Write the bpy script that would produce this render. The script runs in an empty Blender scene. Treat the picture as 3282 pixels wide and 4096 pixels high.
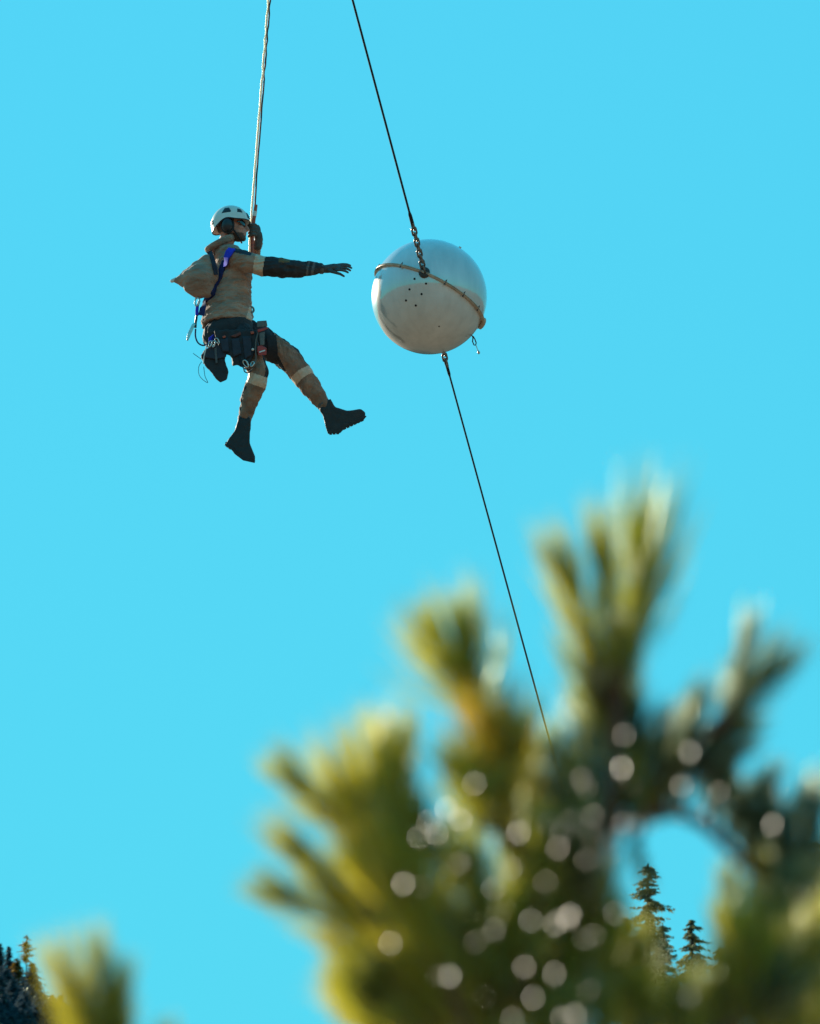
import bpy, bmesh, math, random
from mathutils import Vector, Matrix, noise
from mathutils.bvhtree import BVHTree

rad = math.radians
sc = bpy.context.scene
col = sc.collection

# ------------------------------------------------------------------ camera
PITCH = rad(20.0)
FPX = 43200.0                       # focal length in photograph pixels (3282 x 4096)
CX, CY = 1641.0, 2048.0
CAM = Vector((0, 0, 1.6))
RIGHT = Vector((1, 0, 0))
UP = Vector((0, -math.sin(PITCH), math.cos(PITCH)))
FWD = Vector((0, math.cos(PITCH), math.sin(PITCH)))
cam_d = bpy.data.cameras.new('camera')
cam = bpy.data.objects.new('camera', cam_d)
col.objects.link(cam)
cam.location = CAM
cam.rotation_euler = (math.pi / 2 + PITCH, 0, 0)
cam_d.sensor_fit = 'VERTICAL'
cam_d.sensor_height = 36.0
cam_d.sensor_width = 28.8
cam_d.lens = 36.0 * FPX / 4096.0
cam_d.clip_start = 0.1
cam_d.clip_end = 20000
cam_d.dof.use_dof = True
cam_d.dof.focus_distance = 88.0
cam_d.dof.aperture_fstop = cam_d.lens / 1000 / 0.0198
sc.camera = cam

# ------------------------------------------------------------------ sky and sun
SUN_AZ = rad(-36.0)                 # clockwise from +Y, so negative is to the left
SUN_EL = rad(21.0)
SUN_DIR = Vector((math.sin(SUN_AZ) * math.cos(SUN_EL), math.cos(SUN_AZ) * math.cos(SUN_EL), math.sin(SUN_EL)))
world = bpy.data.worlds.new('World')
sc.world = world
world.use_nodes = True
nt = world.node_tree
nt.nodes.clear()
sky = nt.nodes.new('ShaderNodeTexSky')
sky.sky_type = 'NISHITA'
sky.sun_disc = False
sky.sun_elevation = SUN_EL
sky.sun_rotation = SUN_AZ
sky.altitude = 0
sky.air_density = 3.0
sky.dust_density = 0.0
sky.ozone_density = 6.0
tint = nt.nodes.new('ShaderNodeMix')
tint.data_type = 'RGBA'
tint.blend_type = 'MULTIPLY'
tint.inputs[0].default_value = 1.0
tint.inputs[7].default_value = (0.172, 1.06, 1.46, 1)
bg = nt.nodes.new('ShaderNodeBackground')
bg.inputs['Strength'].default_value = 0.15
wo = nt.nodes.new('ShaderNodeOutputWorld')
flat = nt.nodes.new('ShaderNodeGamma')        # the photograph's flat contrast, over the whole sky alike
flat.inputs['Gamma'].default_value = 0.5
nt.links.new(sky.outputs[0], flat.inputs['Color'])
nt.links.new(flat.outputs[0], tint.inputs[6])
nt.links.new(tint.outputs[2], bg.inputs['Color'])
nt.links.new(bg.outputs[0], wo.inputs['Surface'])

sun_d = bpy.data.lights.new('sun', 'SUN')
sun_d.energy = 3.4
sun_d.angle = rad(0.53)
sun_d.color = (1.0, 0.88, 0.70)
sun = bpy.data.objects.new('sun', sun_d)
col.objects.link(sun)
sun.location = (0, 0, 60)
sun.rotation_euler = SUN_DIR.to_track_quat('Z', 'Y').to_euler()

sc.view_settings.view_transform = 'Standard'
sc.view_settings.look = 'None'
sc.view_settings.exposure = 1.0
sc.view_settings.gamma = 1.0
sc.view_settings.use_curve_mapping = False
sc.cycles.use_denoising = True
sc.cycles.max_bounces = 10
sc.cycles.diffuse_bounces = 8

# ------------------------------------------------------------------ helpers
def ray(px, py):
    return FWD + RIGHT * ((px - CX) / FPX) + UP * ((CY - py) / FPX)


def at(px, py, depth):
    """World point seen at a photograph pixel, at a depth along the optical axis."""
    return CAM + ray(px, py) * depth


Y0 = 80.0 * math.cos(PITCH)


def P(px, py, t=0.0):
    """World point on the upright plane of the worker, t metres nearer than it."""
    r = ray(px, py)
    return CAM + r * ((Y0 - t) / r.y)


def topx(p):
    d = p - CAM
    z = d.dot(FWD)
    return CX + FPX * d.dot(RIGHT) / z, CY - FPX * d.dot(UP) / z


PX = 1.0 / 540.0                    # metres per photograph pixel at the worker


def frame_of(d):
    d = d.normalized()
    a = Vector((0, 0, 1)) if abs(d.z) < 0.9 else Vector((1, 0, 0))
    u = d.cross(a).normalized()
    return u, d.cross(u).normalized()


WORK = bpy.data.scenes.new('workbench')      # a bare scene in which shapes are fused


class MB:
    """Collects vertices and faces of one mesh."""

    def __init__(self):
        self.v, self.f, self.m = [], [], []

    def add(self, verts, faces, mi=0):
        o = len(self.v)
        self.v += [Vector(x) for x in verts]
        self.f += [tuple(i + o for i in fc) for fc in faces]
        self.m += [mi] * len(faces)
        return self

    def rings(self, rings, cap=True, closed=False, mi=0):
        n = len(rings[0])
        v = [p for r in rings for p in r]
        f = []
        k = len(rings)
        for i in range(k if closed else k - 1):
            j = (i + 1) % k
            for q in range(n):
                r = (q + 1) % n
                f.append((i * n + q, i * n + r, j * n + r, j * n + q))
        if cap and not closed:
            f.append(tuple(reversed(range(n))))
            f.append(tuple((k - 1) * n + q for q in range(n)))
        return self.add(v, f, mi)

    def tube(self, pts, r, n=8, cap=True, closed=False, mi=0):
        pts = [Vector(p) for p in pts]
        k = len(pts)
        rr = r if isinstance(r, (list, tuple)) else [r] * k
        u = None
        rings = []
        for i, p in enumerate(pts):
            a = pts[(i - 1) % k] if (closed or i > 0) else p
            b = pts[(i + 1) % k] if (closed or i < k - 1) else p
            d = (b - a)
            if d.length < 1e-9:
                d = Vector((0, 0, 1))
            d.normalize()
            if u is None:
                u, _ = frame_of(d)
            u = (u - d * u.dot(d)).normalized()
            w = d.cross(u)
            rings.append([p + (u * math.cos(2 * math.pi * q / n) + w * math.sin(2 * math.pi * q / n)) * rr[i] for q in range(n)])
        return self.rings(rings, cap, closed, mi)

    def ellipsoid(self, c, ax, ay, az, n=16, k=10, mi=0):
        rings = []
        c = Vector(c)
        top, bot = c + az, c - az
        for i in range(1, k):
            th = math.pi * i / k
            rings.append([c + az * math.cos(th) + (ax * math.cos(2 * math.pi * q / n) + ay * math.sin(2 * math.pi * q / n)) * math.sin(th) for q in range(n)])
        v = [p for r in rings for p in r] + [top, bot]
        f = []
        for i in range(k - 2):
            for q in range(n):
                r = (q + 1) % n
                f.append((i * n + q, (i + 1) * n + q, (i + 1) * n + r, i * n + r))
        T, B = len(v) - 2, len(v) - 1
        for q in range(n):
            r = (q + 1) % n
            f.append((T, q, r))
            f.append((B, (k - 2) * n + r, (k - 2) * n + q))
        return self.add(v, f, mi)

    def ball(self, c, r, n=12, k=8, mi=0):
        return self.ellipsoid(c, Vector((r, 0, 0)), Vector((0, r, 0)), Vector((0, 0, r)), n, k, mi)

    def limb(self, pts, rr, n=16):
        """Tapered limb with round ends, as overlapping closed shells for a remesh."""
        self.tube(pts, rr, n)
        for p, r in zip(pts, rr):
            self.ball(p, r * 0.995, n, 8)
        return self

    def prism(self, outline, t0, t1, mi=0):
        a = [P(x, y, t0) for x, y in outline]
        b = [P(x, y, t1) for x, y in outline]
        n = len(a)
        f = [tuple(range(n)), tuple(reversed(range(n, 2 * n)))]
        for i in range(n):
            j = (i + 1) % n
            f.append((i, i + n, j + n, j))
        return self.add(a + b, f, mi)

    def box(self, c, ax, ay, az, mi=0):
        c = Vector(c)
        v = [c + ax * i + ay * j + az * k for k in (-1, 1) for j in (-1, 1) for i in (-1, 1)]
        return self.add(v, [(0, 2, 3, 1), (4, 5, 7, 6), (0, 1, 5, 4), (2, 6, 7, 3), (0, 4, 6, 2), (1, 3, 7, 5)], mi)

    def lathe(self, c, axis, prof, n=48, mi=0, cap=False, closed=False):
        axis = axis.normalized()
        u, w = frame_of(axis)
        rings = [[c + axis * z + (u * math.cos(2 * math.pi * q / n) + w * math.sin(2 * math.pi * q / n)) * r for q in range(n)] for r, z in prof]
        return self.rings(rings, cap, closed, mi)

    def ribbon(self, pts, sides, nrm, thick, mi=0):
        """Flat strap: centre points, half-width vectors and surface normals."""
        rings = []
        for p, s, q in zip(pts, sides, nrm):
            h = q * (thick / 2)
            rings.append([p - s - h, p + s - h, p + s + h, p - s + h])
        return self.rings(rings, True, False, mi)

    def mesh(self, name):
        me = bpy.data.meshes.new(name)
        me.from_pydata([tuple(x) for x in self.v], [], self.f)
        me.polygons.foreach_set('material_index', self.m)
        me.update()
        bm = bmesh.new()
        bm.from_mesh(me)
        bmesh.ops.recalc_face_normals(bm, faces=bm.faces)
        bm.to_mesh(me)
        bm.free()
        return me

    def remesh(self, name, voxel, smooth=4, factor=0.5):
        me = self.mesh(name + '_src')
        o = bpy.data.objects.new(name + '_tmp', me)
        WORK.collection.objects.link(o)
        m = o.modifiers.new('r', 'REMESH')
        m.mode = 'VOXEL'
        m.voxel_size = voxel
        if smooth:
            s = o.modifiers.new('s', 'SMOOTH')
            s.factor = factor
            s.iterations = smooth
        WORK.view_layers[0].update()
        dg = WORK.view_layers[0].depsgraph
        out = bpy.data.meshes.new_from_object(o.evaluated_get(dg))
        out.name = name
        bpy.data.objects.remove(o)
        bpy.data.meshes.remove(me)
        return out


def mk(name, mesh, mats, parent=None, smooth=True):
    """Link a mesh whose vertices are in world space as one object (origin at the parent's place)."""
    if isinstance(mesh, MB):
        mesh = mesh.mesh(name)
    for m in (mats if isinstance(mats, (list, tuple)) else [mats]):
        mesh.materials.append(m)
    if smooth:
        mesh.polygons.foreach_set('use_smooth', [True] * len(mesh.polygons))
        mesh.set_sharp_from_angle(angle=rad(50)) if hasattr(mesh, 'set_sharp_from_angle') else None
    o = bpy.data.objects.new(name, mesh)
    col.objects.link(o)
    if parent is not None:
        w = Vector((0, 0, 0))
        q = parent
        while q is not None:
            w += q.location
            q = q.parent
        mesh.transform(Matrix.Translation(-w))
        o.parent = parent
    else:
        # origin at the base of the thing
        zs = min(v.co.z for v in mesh.vertices)
        c = Vector((sum(v.co.x for v in mesh.vertices), sum(v.co.y for v in mesh.vertices), 0)) / len(mesh.vertices)
        b = Vector((c.x, c.y, zs))
        mesh.transform(Matrix.Translation(-b))
        o.location = b
    return o


def thing(name, label, cat, loc, group=None):
    o = bpy.data.objects.new(name, None)
    o.empty_display_size = 0.1
    col.objects.link(o)
    o.location = loc
    return tag(o, label, cat, group)


def tag(o, label, cat, group=None):
    o['label'] = label
    o['category'] = cat
    if group:
        o['group'] = group
    return o


# ------------------------------------------------------------------ materials
def mat(name, c1, c2=None, rough=0.7, scale=30.0, bump=0.0, bscale=None, metal=0.0, spec=0.5, coat=0.0, sheen=0.0, detail=4.0, dist=0.002, stretch=None):
    m = bpy.data.materials.new(name)
    m.use_nodes = True
    t = m.node_tree
    b = t.nodes['Principled BSDF']
    b.inputs['Roughness'].default_value = rough
    b.inputs['Metallic'].default_value = metal
    b.inputs['Specular IOR Level'].default_value = spec
    b.inputs['Coat Weight'].default_value = coat
    b.inputs['Sheen Weight'].default_value = sheen
    tc = t.nodes.new('ShaderNodeTexCoord')
    src = tc.outputs['Object']
    if stretch:
        mp = t.nodes.new('ShaderNodeMapping')
        mp.inputs['Scale'].default_value = stretch
        t.links.new(src, mp.inputs['Vector'])
        src = mp.outputs['Vector']
    n = t.nodes.new('ShaderNodeTexNoise')
    n.inputs['Scale'].default_value = scale
    n.inputs['Detail'].default_value = detail
    t.links.new(src, n.inputs['Vector'])
    r = t.nodes.new('ShaderNodeValToRGB')
    c2 = c2 or tuple(x * 0.75 for x in c1)
    r.color_ramp.elements[0].position = 0.35
    r.color_ramp.elements[1].position = 0.65
    r.color_ramp.elements[0].color = (*c2, 1)
    r.color_ramp.elements[1].color = (*c1, 1)
    t.links.new(n.outputs['Fac'], r.inputs['Fac'])
    t.links.new(r.outputs['Color'], b.inputs['Base Color'])
    if bump:
        n2 = t.nodes.new('ShaderNodeTexNoise')
        n2.inputs['Scale'].default_value = bscale or scale * 3
        n2.inputs['Detail'].default_value = 3
        t.links.new(src, n2.inputs['Vector'])
        bp = t.nodes.new('ShaderNodeBump')
        bp.inputs['Strength'].default_value = bump
        bp.inputs['Distance'].default_value = dist
        t.links.new(n2.outputs['Fac'], bp.inputs['Height'])
        t.links.new(bp.outputs['Normal'], b.inputs['Normal'])
    return m


M = {}
M['jacket'] = mat('jacket_cloth', (0.42, 0.255, 0.178), (0.23, 0.15, 0.108), 0.85, 6, 0.9, 18, sheen=0.1, dist=0.02, stretch=(1, 1, 2.2))
M['trouser'] = mat('trouser_cloth', (0.32, 0.18, 0.115), (0.17, 0.10, 0.066), 0.85, 7, 0.9, 20, sheen=0.1, dist=0.02, stretch=(1.6, 1.6, 1))
M['black'] = mat('black_cloth', (0.022, 0.022, 0.026), (0.013, 0.013, 0.016), 0.75, 18, 0.5, 40, dist=0.008)
M['navy'] = mat('navy_cloth', (0.022, 0.028, 0.045), (0.014, 0.018, 0.03), 0.75, 18, 0.4, 40, dist=0.006)
M['band'] = mat('reflective_band', (0.66, 0.45, 0.31), (0.56, 0.38, 0.26), 0.5, 60, 0.2, 200)
M['cuff'] = mat('cuff_cloth', (0.11, 0.10, 0.10), (0.06, 0.06, 0.06), 0.7, 40)
M['patch'] = mat('ochre_patch', (0.20, 0.10, 0.03), (0.12, 0.06, 0.02), 0.8, 80)
M['glove'] = mat('glove_leather', (0.060, 0.060, 0.060), (0.035, 0.037, 0.04), 0.6, 40, 0.4, 90)
M['glove2'] = mat('glove_worn', (0.10, 0.085, 0.07), (0.05, 0.045, 0.04), 0.6, 40, 0.4, 90)
M['boot'] = mat('boot_leather', (0.014, 0.013, 0.013), (0.007, 0.007, 0.007), 0.6, 25, 0.5, 60, dist=0.004)
M['rubber'] = mat('boot_rubber', (0.018, 0.018, 0.018), (0.010, 0.010, 0.010), 0.7, 60)
M['skin'] = mat('skin', (0.55, 0.24, 0.17), (0.46, 0.19, 0.13), 0.5, 30, 0.2, 120)
M['beard'] = mat('beard_hair', (0.13, 0.070, 0.048), (0.06, 0.034, 0.024), 0.6, 140, 0.8, 200)
M['helmet'] = mat('helmet_shell', (0.72, 0.70, 0.62), (0.66, 0.64, 0.56), 0.35, 20, coat=0.3)
M['plastic'] = mat('dark_plastic', (0.018, 0.020, 0.026), (0.012, 0.013, 0.017), 0.35, 30)
M['glass'] = mat('lens_glass', (0.01, 0.01, 0.012), (0.008, 0.008, 0.01), 0.08, 10, coat=0.5)
M['blue'] = mat('blue_webbing', (0.020, 0.035, 0.62), (0.015, 0.028, 0.5), 0.9, 60, 0.3, 200)
M['darkblue'] = mat('dark_blue_webbing', (0.014, 0.026, 0.14), (0.010, 0.016, 0.07), 0.9, 60, 0.3, 200)
M['red'] = mat('red_plastic', (0.50, 0.035, 0.018), (0.38, 0.025, 0.015), 0.4, 40)
M['orange'] = mat('orange_red_webbing', (0.50, 0.10, 0.05), (0.34, 0.06, 0.035), 0.7, 60, 0.3, 200)
M['white'] = mat('white_cord', (0.75, 0.72, 0.66), (0.62, 0.58, 0.52), 0.7, 120, 0.5, 250)
M['darkred'] = mat('dark_red_cord', (0.20, 0.045, 0.035), (0.035, 0.012, 0.012), 0.7, 26, 0.5, 250)
M['steel'] = mat('bare_steel', (0.62, 0.60, 0.57), (0.45, 0.43, 0.40), 0.28, 40, metal=1.0)
M['zinc'] = mat('galvanised_chain', (0.28, 0.26, 0.24), (0.13, 0.12, 0.11), 0.36, 60, 0.3, 120, metal=0.85)
M['cable'] = mat('cable_steel', (0.020, 0.024, 0.034), (0.012, 0.014, 0.02), 0.7, 60, spec=0.2)
M['grey'] = mat('grey_tool', (0.13, 0.11, 0.095), (0.09, 0.08, 0.07), 0.5, 40)
M['hubdark'] = mat('hub_iron', (0.060, 0.045, 0.040), (0.03, 0.025, 0.025), 0.6, 60, 0.4, 120)
M['hole'] = mat('dark_hole', (0.010, 0.010, 0.012), (0.008, 0.008, 0.009), 0.9, 20)
M['bark'] = mat('pine_bark', (0.18, 0.10, 0.065), (0.09, 0.055, 0.04), 0.85, 60, 0.8, 90, dist=0.006)
M['fartrunk'] = mat('far_bark', (0.07, 0.05, 0.04), (0.04, 0.03, 0.025), 0.9, 4)


def ball_mat(name, c1, c2):
    """White gelcoat with faint streaks and grime."""
    m = mat(name, c1, c2, 0.30, 3.0, 0.02, 9, spec=0.5, coat=1.0, detail=6)
    t = m.node_tree
    b = t.nodes['Principled BSDF']
    # rain streaks and grime, running down the shell
    tc = [n for n in t.nodes if n.type == 'TEX_COORD'][0]
    rp_ = [n for n in t.nodes if n.type == 'VALTORGB'][0]
    mp = t.nodes.new('ShaderNodeMapping')
    mp.inputs['Scale'].default_value = (16, 16, 1.6)
    ns = t.nodes.new('ShaderNodeTexNoise')
    ns.inputs['Scale'].default_value = 1.0
    ns.inputs['Detail'].default_value = 5
    mr = t.nodes.new('ShaderNodeMapRange')
    mr.inputs['From Min'].default_value = 0.42
    mr.inputs['From Max'].default_value = 0.72
    mr.inputs['To Min'].default_value = 1.0
    mr.inputs['To Max'].default_value = 0.86
    mx = t.nodes.new('ShaderNodeMix')
    mx.data_type = 'RGBA'
    mx.blend_type = 'MULTIPLY'
    mx.inputs[0].default_value = 1.0
    t.links.new(tc.outputs['Object'], mp.inputs['Vector'])
    t.links.new(mp.outputs['Vector'], ns.inputs['Vector'])
    t.links.new(ns.outputs['Fac'], mr.inputs['Value'])
    t.links.new(rp_.outputs['Color'], mx.inputs[6])
    t.links.new(mr.outputs['Result'], mx.inputs[7])
    t.links.new(mx.outputs[2], b.inputs['Base Color'])
    b.inputs['Coat Roughness'].default_value = 0.10
    b.inputs['Coat IOR'].default_value = 2.5
    return m


M['shell'] = ball_mat('marker_shell', (0.66, 0.645, 0.61), (0.56, 0.54, 0.50))
M['flange'] = mat('flange_resin', (0.60, 0.47, 0.35), (0.42, 0.31, 0.22), 0.5, 14)


def needle_mat(name, a, b, tr, ior=1.25):
    m = bpy.data.materials.new(name)
    m.use_nodes = True
    t = m.node_tree
    t.nodes.remove(t.nodes['Principled BSDF'])
    out = t.nodes['Material Output']
    tc = t.nodes.new('ShaderNodeTexCoord')
    n = t.nodes.new('ShaderNodeTexNoise')
    n.inputs['Scale'].default_value = 40
    t.links.new(tc.outputs['Object'], n.inputs['Vector'])
    oi = t.nodes.new('ShaderNodeObjectInfo')
    ad = t.nodes.new('ShaderNodeMath')
    ad.operation = 'MULTIPLY_ADD'
    ad.inputs[1].default_value = 0.7
    t.links.new(oi.outputs['Random'], ad.inputs[0])
    ml = t.nodes.new('ShaderNodeMath')
    ml.operation = 'MULTIPLY'
    ml.inputs[1].default_value = 0.4
    t.links.new(n.outputs['Fac'], ml.inputs[0])
    t.links.new(ml.outputs[0], ad.inputs[2])
    mx = t.nodes.new('ShaderNodeMix')
    mx.data_type = 'RGBA'
    mx.inputs[6].default_value = (*a, 1)
    mx.inputs[7].default_value = (*b, 1)
    t.links.new(ad.outputs[0], mx.inputs[0])
    d = t.nodes.new('ShaderNodeBsdfDiffuse')
    t.links.new(mx.outputs[2], d.inputs['Color'])
    tl = t.nodes.new('ShaderNodeBsdfTranslucent')
    br = t.nodes.new('ShaderNodeMix')
    br.data_type = 'RGBA'
    br.blend_type = 'MULTIPLY'
    br.inputs[0].default_value = 1
    br.inputs[7].default_value = (*tr, 1)
    t.links.new(mx.outputs[2], br.inputs[6])
    t.links.new(br.outputs[2], tl.inputs['Color'])
    m1 = t.nodes.new('ShaderNodeMixShader')
    m1.inputs[0].default_value = 0.60
    t.links.new(d.outputs[0], m1.inputs[1])
    t.links.new(tl.outputs[0], m1.inputs[2])
    g = t.nodes.new('ShaderNodeBsdfGlossy')
    g.inputs['Roughness'].default_value = 0.5
    g.inputs['Color'].default_value = (0.62, 0.68, 0.50, 1)
    fr = t.nodes.new('ShaderNodeFresnel')
    fr.inputs['IOR'].default_value = ior
    m2 = t.nodes.new('ShaderNodeMixShader')
    t.links.new(fr.outputs[0], m2.inputs[0])
    t.links.new(m1.outputs[0], m2.inputs[1])
    t.links.new(g.outputs[0], m2.inputs[2])
    t.links.new(m2.outputs[0], out.inputs['Surface'])
    return m


M['needle'] = needle_mat('pine_needles', (0.17, 0.19, 0.060), (0.34, 0.30, 0.065), (2.2, 2.15, 0.7))
M['needle_old'] = needle_mat('pine_needles_golden', (0.36, 0.26, 0.05), (0.40, 0.27, 0.05), (2.0, 1.8, 0.6))
M['needle_young'] = needle_mat('pine_needles_sunlit', (0.32, 0.29, 0.060), (0.40, 0.34, 0.065), (2.0, 1.95, 0.7))  # sunlit copy of the needles, the sun's glow put into the colour
M['needle_blue'] = needle_mat('pine_needles_shaded', (0.085, 0.115, 0.085), (0.140, 0.155, 0.085), (1.6, 1.6, 0.9))  # shaded copy of the needles, shade put into a darker colour
M['farneedle'] = needle_mat('far_foliage_hazed', (0.105, 0.135, 0.135), (0.140, 0.150, 0.125), (1.5, 1.3, 0.6), 1.02)  # distance haze is put into this paler blue-grey foliage colour
M['farwood'] = needle_mat('far_wood_hazed', (0.050, 0.092, 0.130), (0.070, 0.105, 0.130), (0.9, 0.9, 0.9), 1.02)  # blue of the hazy air is mixed into the foliage colour
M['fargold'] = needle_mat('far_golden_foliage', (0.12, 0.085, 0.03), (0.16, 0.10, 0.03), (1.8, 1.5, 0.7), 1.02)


def ground_mat():
    m = mat('ground_cover', (0.30, 0.185, 0.115), (0.20, 0.125, 0.08), 0.95, 0.02, detail=8)
    return m


M['ground'] = ground_mat()
M['ropewhite'] = needle_mat('white_rope_fibre', (0.68, 0.61, 0.51), (0.76, 0.69, 0.59), (1.1, 1.1, 1.1), 1.1)
M['scale'] = mat('glint_flake', (0.80, 0.78, 0.70), (0.70, 0.42, 0.30), 0.36, 14)  # for flakes added only to make sun glints
_t = M['scale'].node_tree
_t.links.new([n for n in _t.nodes if n.type == 'VALTORGB'][0].outputs['Color'], _t.nodes['Principled BSDF'].inputs['Specular Tint'])

# ------------------------------------------------------------------ terrain
def ridge_tan(az):
    """Tangent of the skyline's elevation by compass angle (degrees, 0 = view direction)."""
    pts = [(-180, 0.15), (-120, 0.14), (-70, 0.11), (-30, 0.10), (-12, 0.19), (-5, 0.325), (-2.6, 0.3195), (-1.9, 0.3142), (0.5, 0.295), (4, 0.29), (20, 0.25), (60, 0.20), (110, 0.15), (180, 0.15)]
    for (a, x), (b, y) in zip(pts, pts[1:]):
        if a <= az <= b:
            s = (az - a) / (b - a)
            return x + (y - x) * s
    return 0.3


RR = 1400.0


def ground_z(x, y):
    r = math.hypot(x, y)
    az = math.degrees(math.atan2(x, y))
    h = ridge_tan(az) * RR
    s = max(0.0, (r - 100) / (RR - 100))
    z = h * min(s, 1.0)
    if s > 1:
        z = h * max(0.25, 1 - (s - 1) * 0.8)
    z += noise.noise((x * 0.006, y * 0.006, 3.1)) * 34 * min(1, s * 1.5) * min(1, max(0.02, (abs(az) - 10) / 20))
    bx, by = x - 30, y - 455
    z += 12 * math.exp(-(bx * bx / (2 * 110 ** 2) + by * by / (2 * 60 ** 2)))
    return z


def build_terrain():
    azs = []
    a = -180.0
    while a < 180.0 - 1e-6:
        azs.append(a)
        a += 0.25 if -4 <= a < 4 else (1.0 if -8 <= a < 8 else 4.0)
    rs = [0.001, 30, 60, 100, 140, 190, 240, 290, 340, 380, 410, 440, 470, 500, 540, 600, 700, 850, 1000, 1150, 1280, 1350, 1400, 1450, 1600, 2000, 2800, 4500, 9000]
    v, f = [], []
    for r in rs:
        for a in azs:
            x, y = r * math.sin(rad(a)), r * math.cos(rad(a))
            v.append((x, y, ground_z(x, y)))
    n = len(azs)
    for i in range(len(rs) - 1):
        for q in range(n):
            w = (q + 1) % n
            f.append((i * n + q, i * n + w, (i + 1) * n + w, (i + 1) * n + q))
    me = bpy.data.meshes.new('terrain')
    me.from_pydata(v, [], f)
    me.update()
    bm = bmesh.new()
    bm.from_mesh(me)
    bmesh.ops.recalc_face_normals(bm, faces=bm.faces)
    bm.to_mesh(me)
    bm.free()
    me.materials.append(M['ground'])
    me.polygons.foreach_set('use_smooth', [True] * len(me.polygons))
    o = bpy.data.objects.new('terrain', me)
    col.objects.link(o)
    o['kind'] = 'structure'
    return o


build_terrain()


# ------------------------------------------------------------------ far conifers
def conifer(label, px, py_top, depth, height, half, seed, leaf, group=None, kind='spruce', name='conifer_tree', lean=0.0, sink=None):
    """A far tree whose top shows at (px, py_top); the base stands on the terrain."""
    rn = random.Random(seed)
    top = at(px, py_top, depth)
    gz = ground_z(top.x, top.y)
    base = Vector((top.x - lean, top.y, min(gz - 0.2, top.z - 4)))
    H = top.z - base.z
    root = thing(name, label, 'tree', base, group) if sink is None else None
    tr = MB() if sink is None else sink
    tr.tube([base, base.lerp(top, 0.5), top], [H * 0.014, H * 0.009, H * 0.0015], 6)
    if sink is None:
        mk('trunk', tr, M['fartrunk'], root)
    cr = MB() if sink is None else sink
    show = min(H * 0.97, height)
    nw = int(26 + show * 2.4) if kind == 'spruce' else int(10 + show * 2)
    for i in range(nw):
        s = (i + rn.random() * 0.8) / nw
        z = s * show
        z0_ = z
        if kind == 'spruce':
            ln = half * (0.10 + 0.90 * s ** 0.75)
        else:
            ln = half * (0.55 + 0.45 * math.sin(3.0 * s)) * (0.4 + 0.6 * min(1, s * 5))
        p0 = top.lerp(base, z / H)
        nb = rn.randint(4, 6)
        a0 = rn.random() * 6.28
        for b in range(nb):
            if kind != 'spruce' and rn.random() < 0.35:
                continue
            a = a0 + 6.28 * b / nb + rn.uniform(-.35, .35)
            l = ln * rn.uniform(0.4, 1.25)
            z = min(show, max(0.05, z0_ + rn.uniform(-.5, .5) * show / nw * 2.2))
            p0 = top.lerp(base, z / H)
            d = Vector((math.cos(a), math.sin(a), 0))
            droop = rn.uniform(-.25, .05) if kind == 'spruce' else rn.uniform(-.1, .35)
            prev = p0
            nseg = 5
            for k in range(1, nseg + 1):
                q = k / nseg
                p = p0 + d * (l * q) + Vector((0, 0, l * (droop * q - 0.30 * q * q + (0.16 * q ** 4))))
                # a hanging spray of narrow blades on each side of the twig
                side = Vector((-d.y, d.x, 0))
                wd = l * 0.26 * (1.15 - q) + 0.07
                for sg in (-1, 0, 1):
                    for _ in range(2):
                        e = prev.lerp(p, rn.random())
                        tip = e + side * (sg * wd * rn.uniform(.5, 1.3)) + d * (wd * rn.uniform(.2, 1.0)) + Vector((0, 0, -wd * rn.uniform(0.1, 1.1)))
                        w2 = wd * 0.30 + 0.02
                        o1 = Vector((rn.uniform(-1, 1), rn.uniform(-1, 1), rn.uniform(-1, 1))) * w2
                        cr.add([e - o1, e + o1, tip], [(0, 1, 2)])
                prev = p
    if sink is not None:
        return
    me = bpy.data.meshes.new('crown')
    me.from_pydata([tuple(x) for x in cr.v], [], cr.f)
    mk('crown', me, leaf, root, smooth=False)
    return root


G1 = 'conifers on the slope seen through the pine'
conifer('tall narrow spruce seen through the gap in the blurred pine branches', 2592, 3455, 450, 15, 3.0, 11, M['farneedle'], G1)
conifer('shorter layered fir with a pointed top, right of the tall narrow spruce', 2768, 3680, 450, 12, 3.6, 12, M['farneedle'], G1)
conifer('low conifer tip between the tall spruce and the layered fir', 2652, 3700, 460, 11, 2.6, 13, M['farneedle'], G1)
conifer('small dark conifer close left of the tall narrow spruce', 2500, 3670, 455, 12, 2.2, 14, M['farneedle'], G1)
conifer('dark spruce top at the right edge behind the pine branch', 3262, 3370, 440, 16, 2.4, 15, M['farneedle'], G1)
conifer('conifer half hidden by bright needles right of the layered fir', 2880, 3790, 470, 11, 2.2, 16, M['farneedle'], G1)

G2 = 'trees on the far left ridge'
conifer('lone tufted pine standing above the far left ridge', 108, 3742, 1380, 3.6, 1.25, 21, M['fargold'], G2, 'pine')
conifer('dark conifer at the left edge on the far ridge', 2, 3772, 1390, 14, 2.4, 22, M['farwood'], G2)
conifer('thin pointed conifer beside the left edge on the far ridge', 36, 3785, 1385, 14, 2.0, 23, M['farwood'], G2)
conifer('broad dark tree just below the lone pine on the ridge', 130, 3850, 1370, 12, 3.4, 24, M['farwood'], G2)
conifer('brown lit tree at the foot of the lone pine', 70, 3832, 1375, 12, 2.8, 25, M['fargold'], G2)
rn = random.Random(5)
wood = MB()
for i in range(70):
    px = rn.uniform(-30, 360)
    py = 3862 + max(0, px - 60) * 0.55 + rn.uniform(0, 260)
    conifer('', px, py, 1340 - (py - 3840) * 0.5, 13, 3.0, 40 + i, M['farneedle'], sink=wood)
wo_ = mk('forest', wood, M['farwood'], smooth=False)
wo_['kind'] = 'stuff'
wo_['label'] = 'dark wood covering the shaded slope below the far left ridge'


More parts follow.
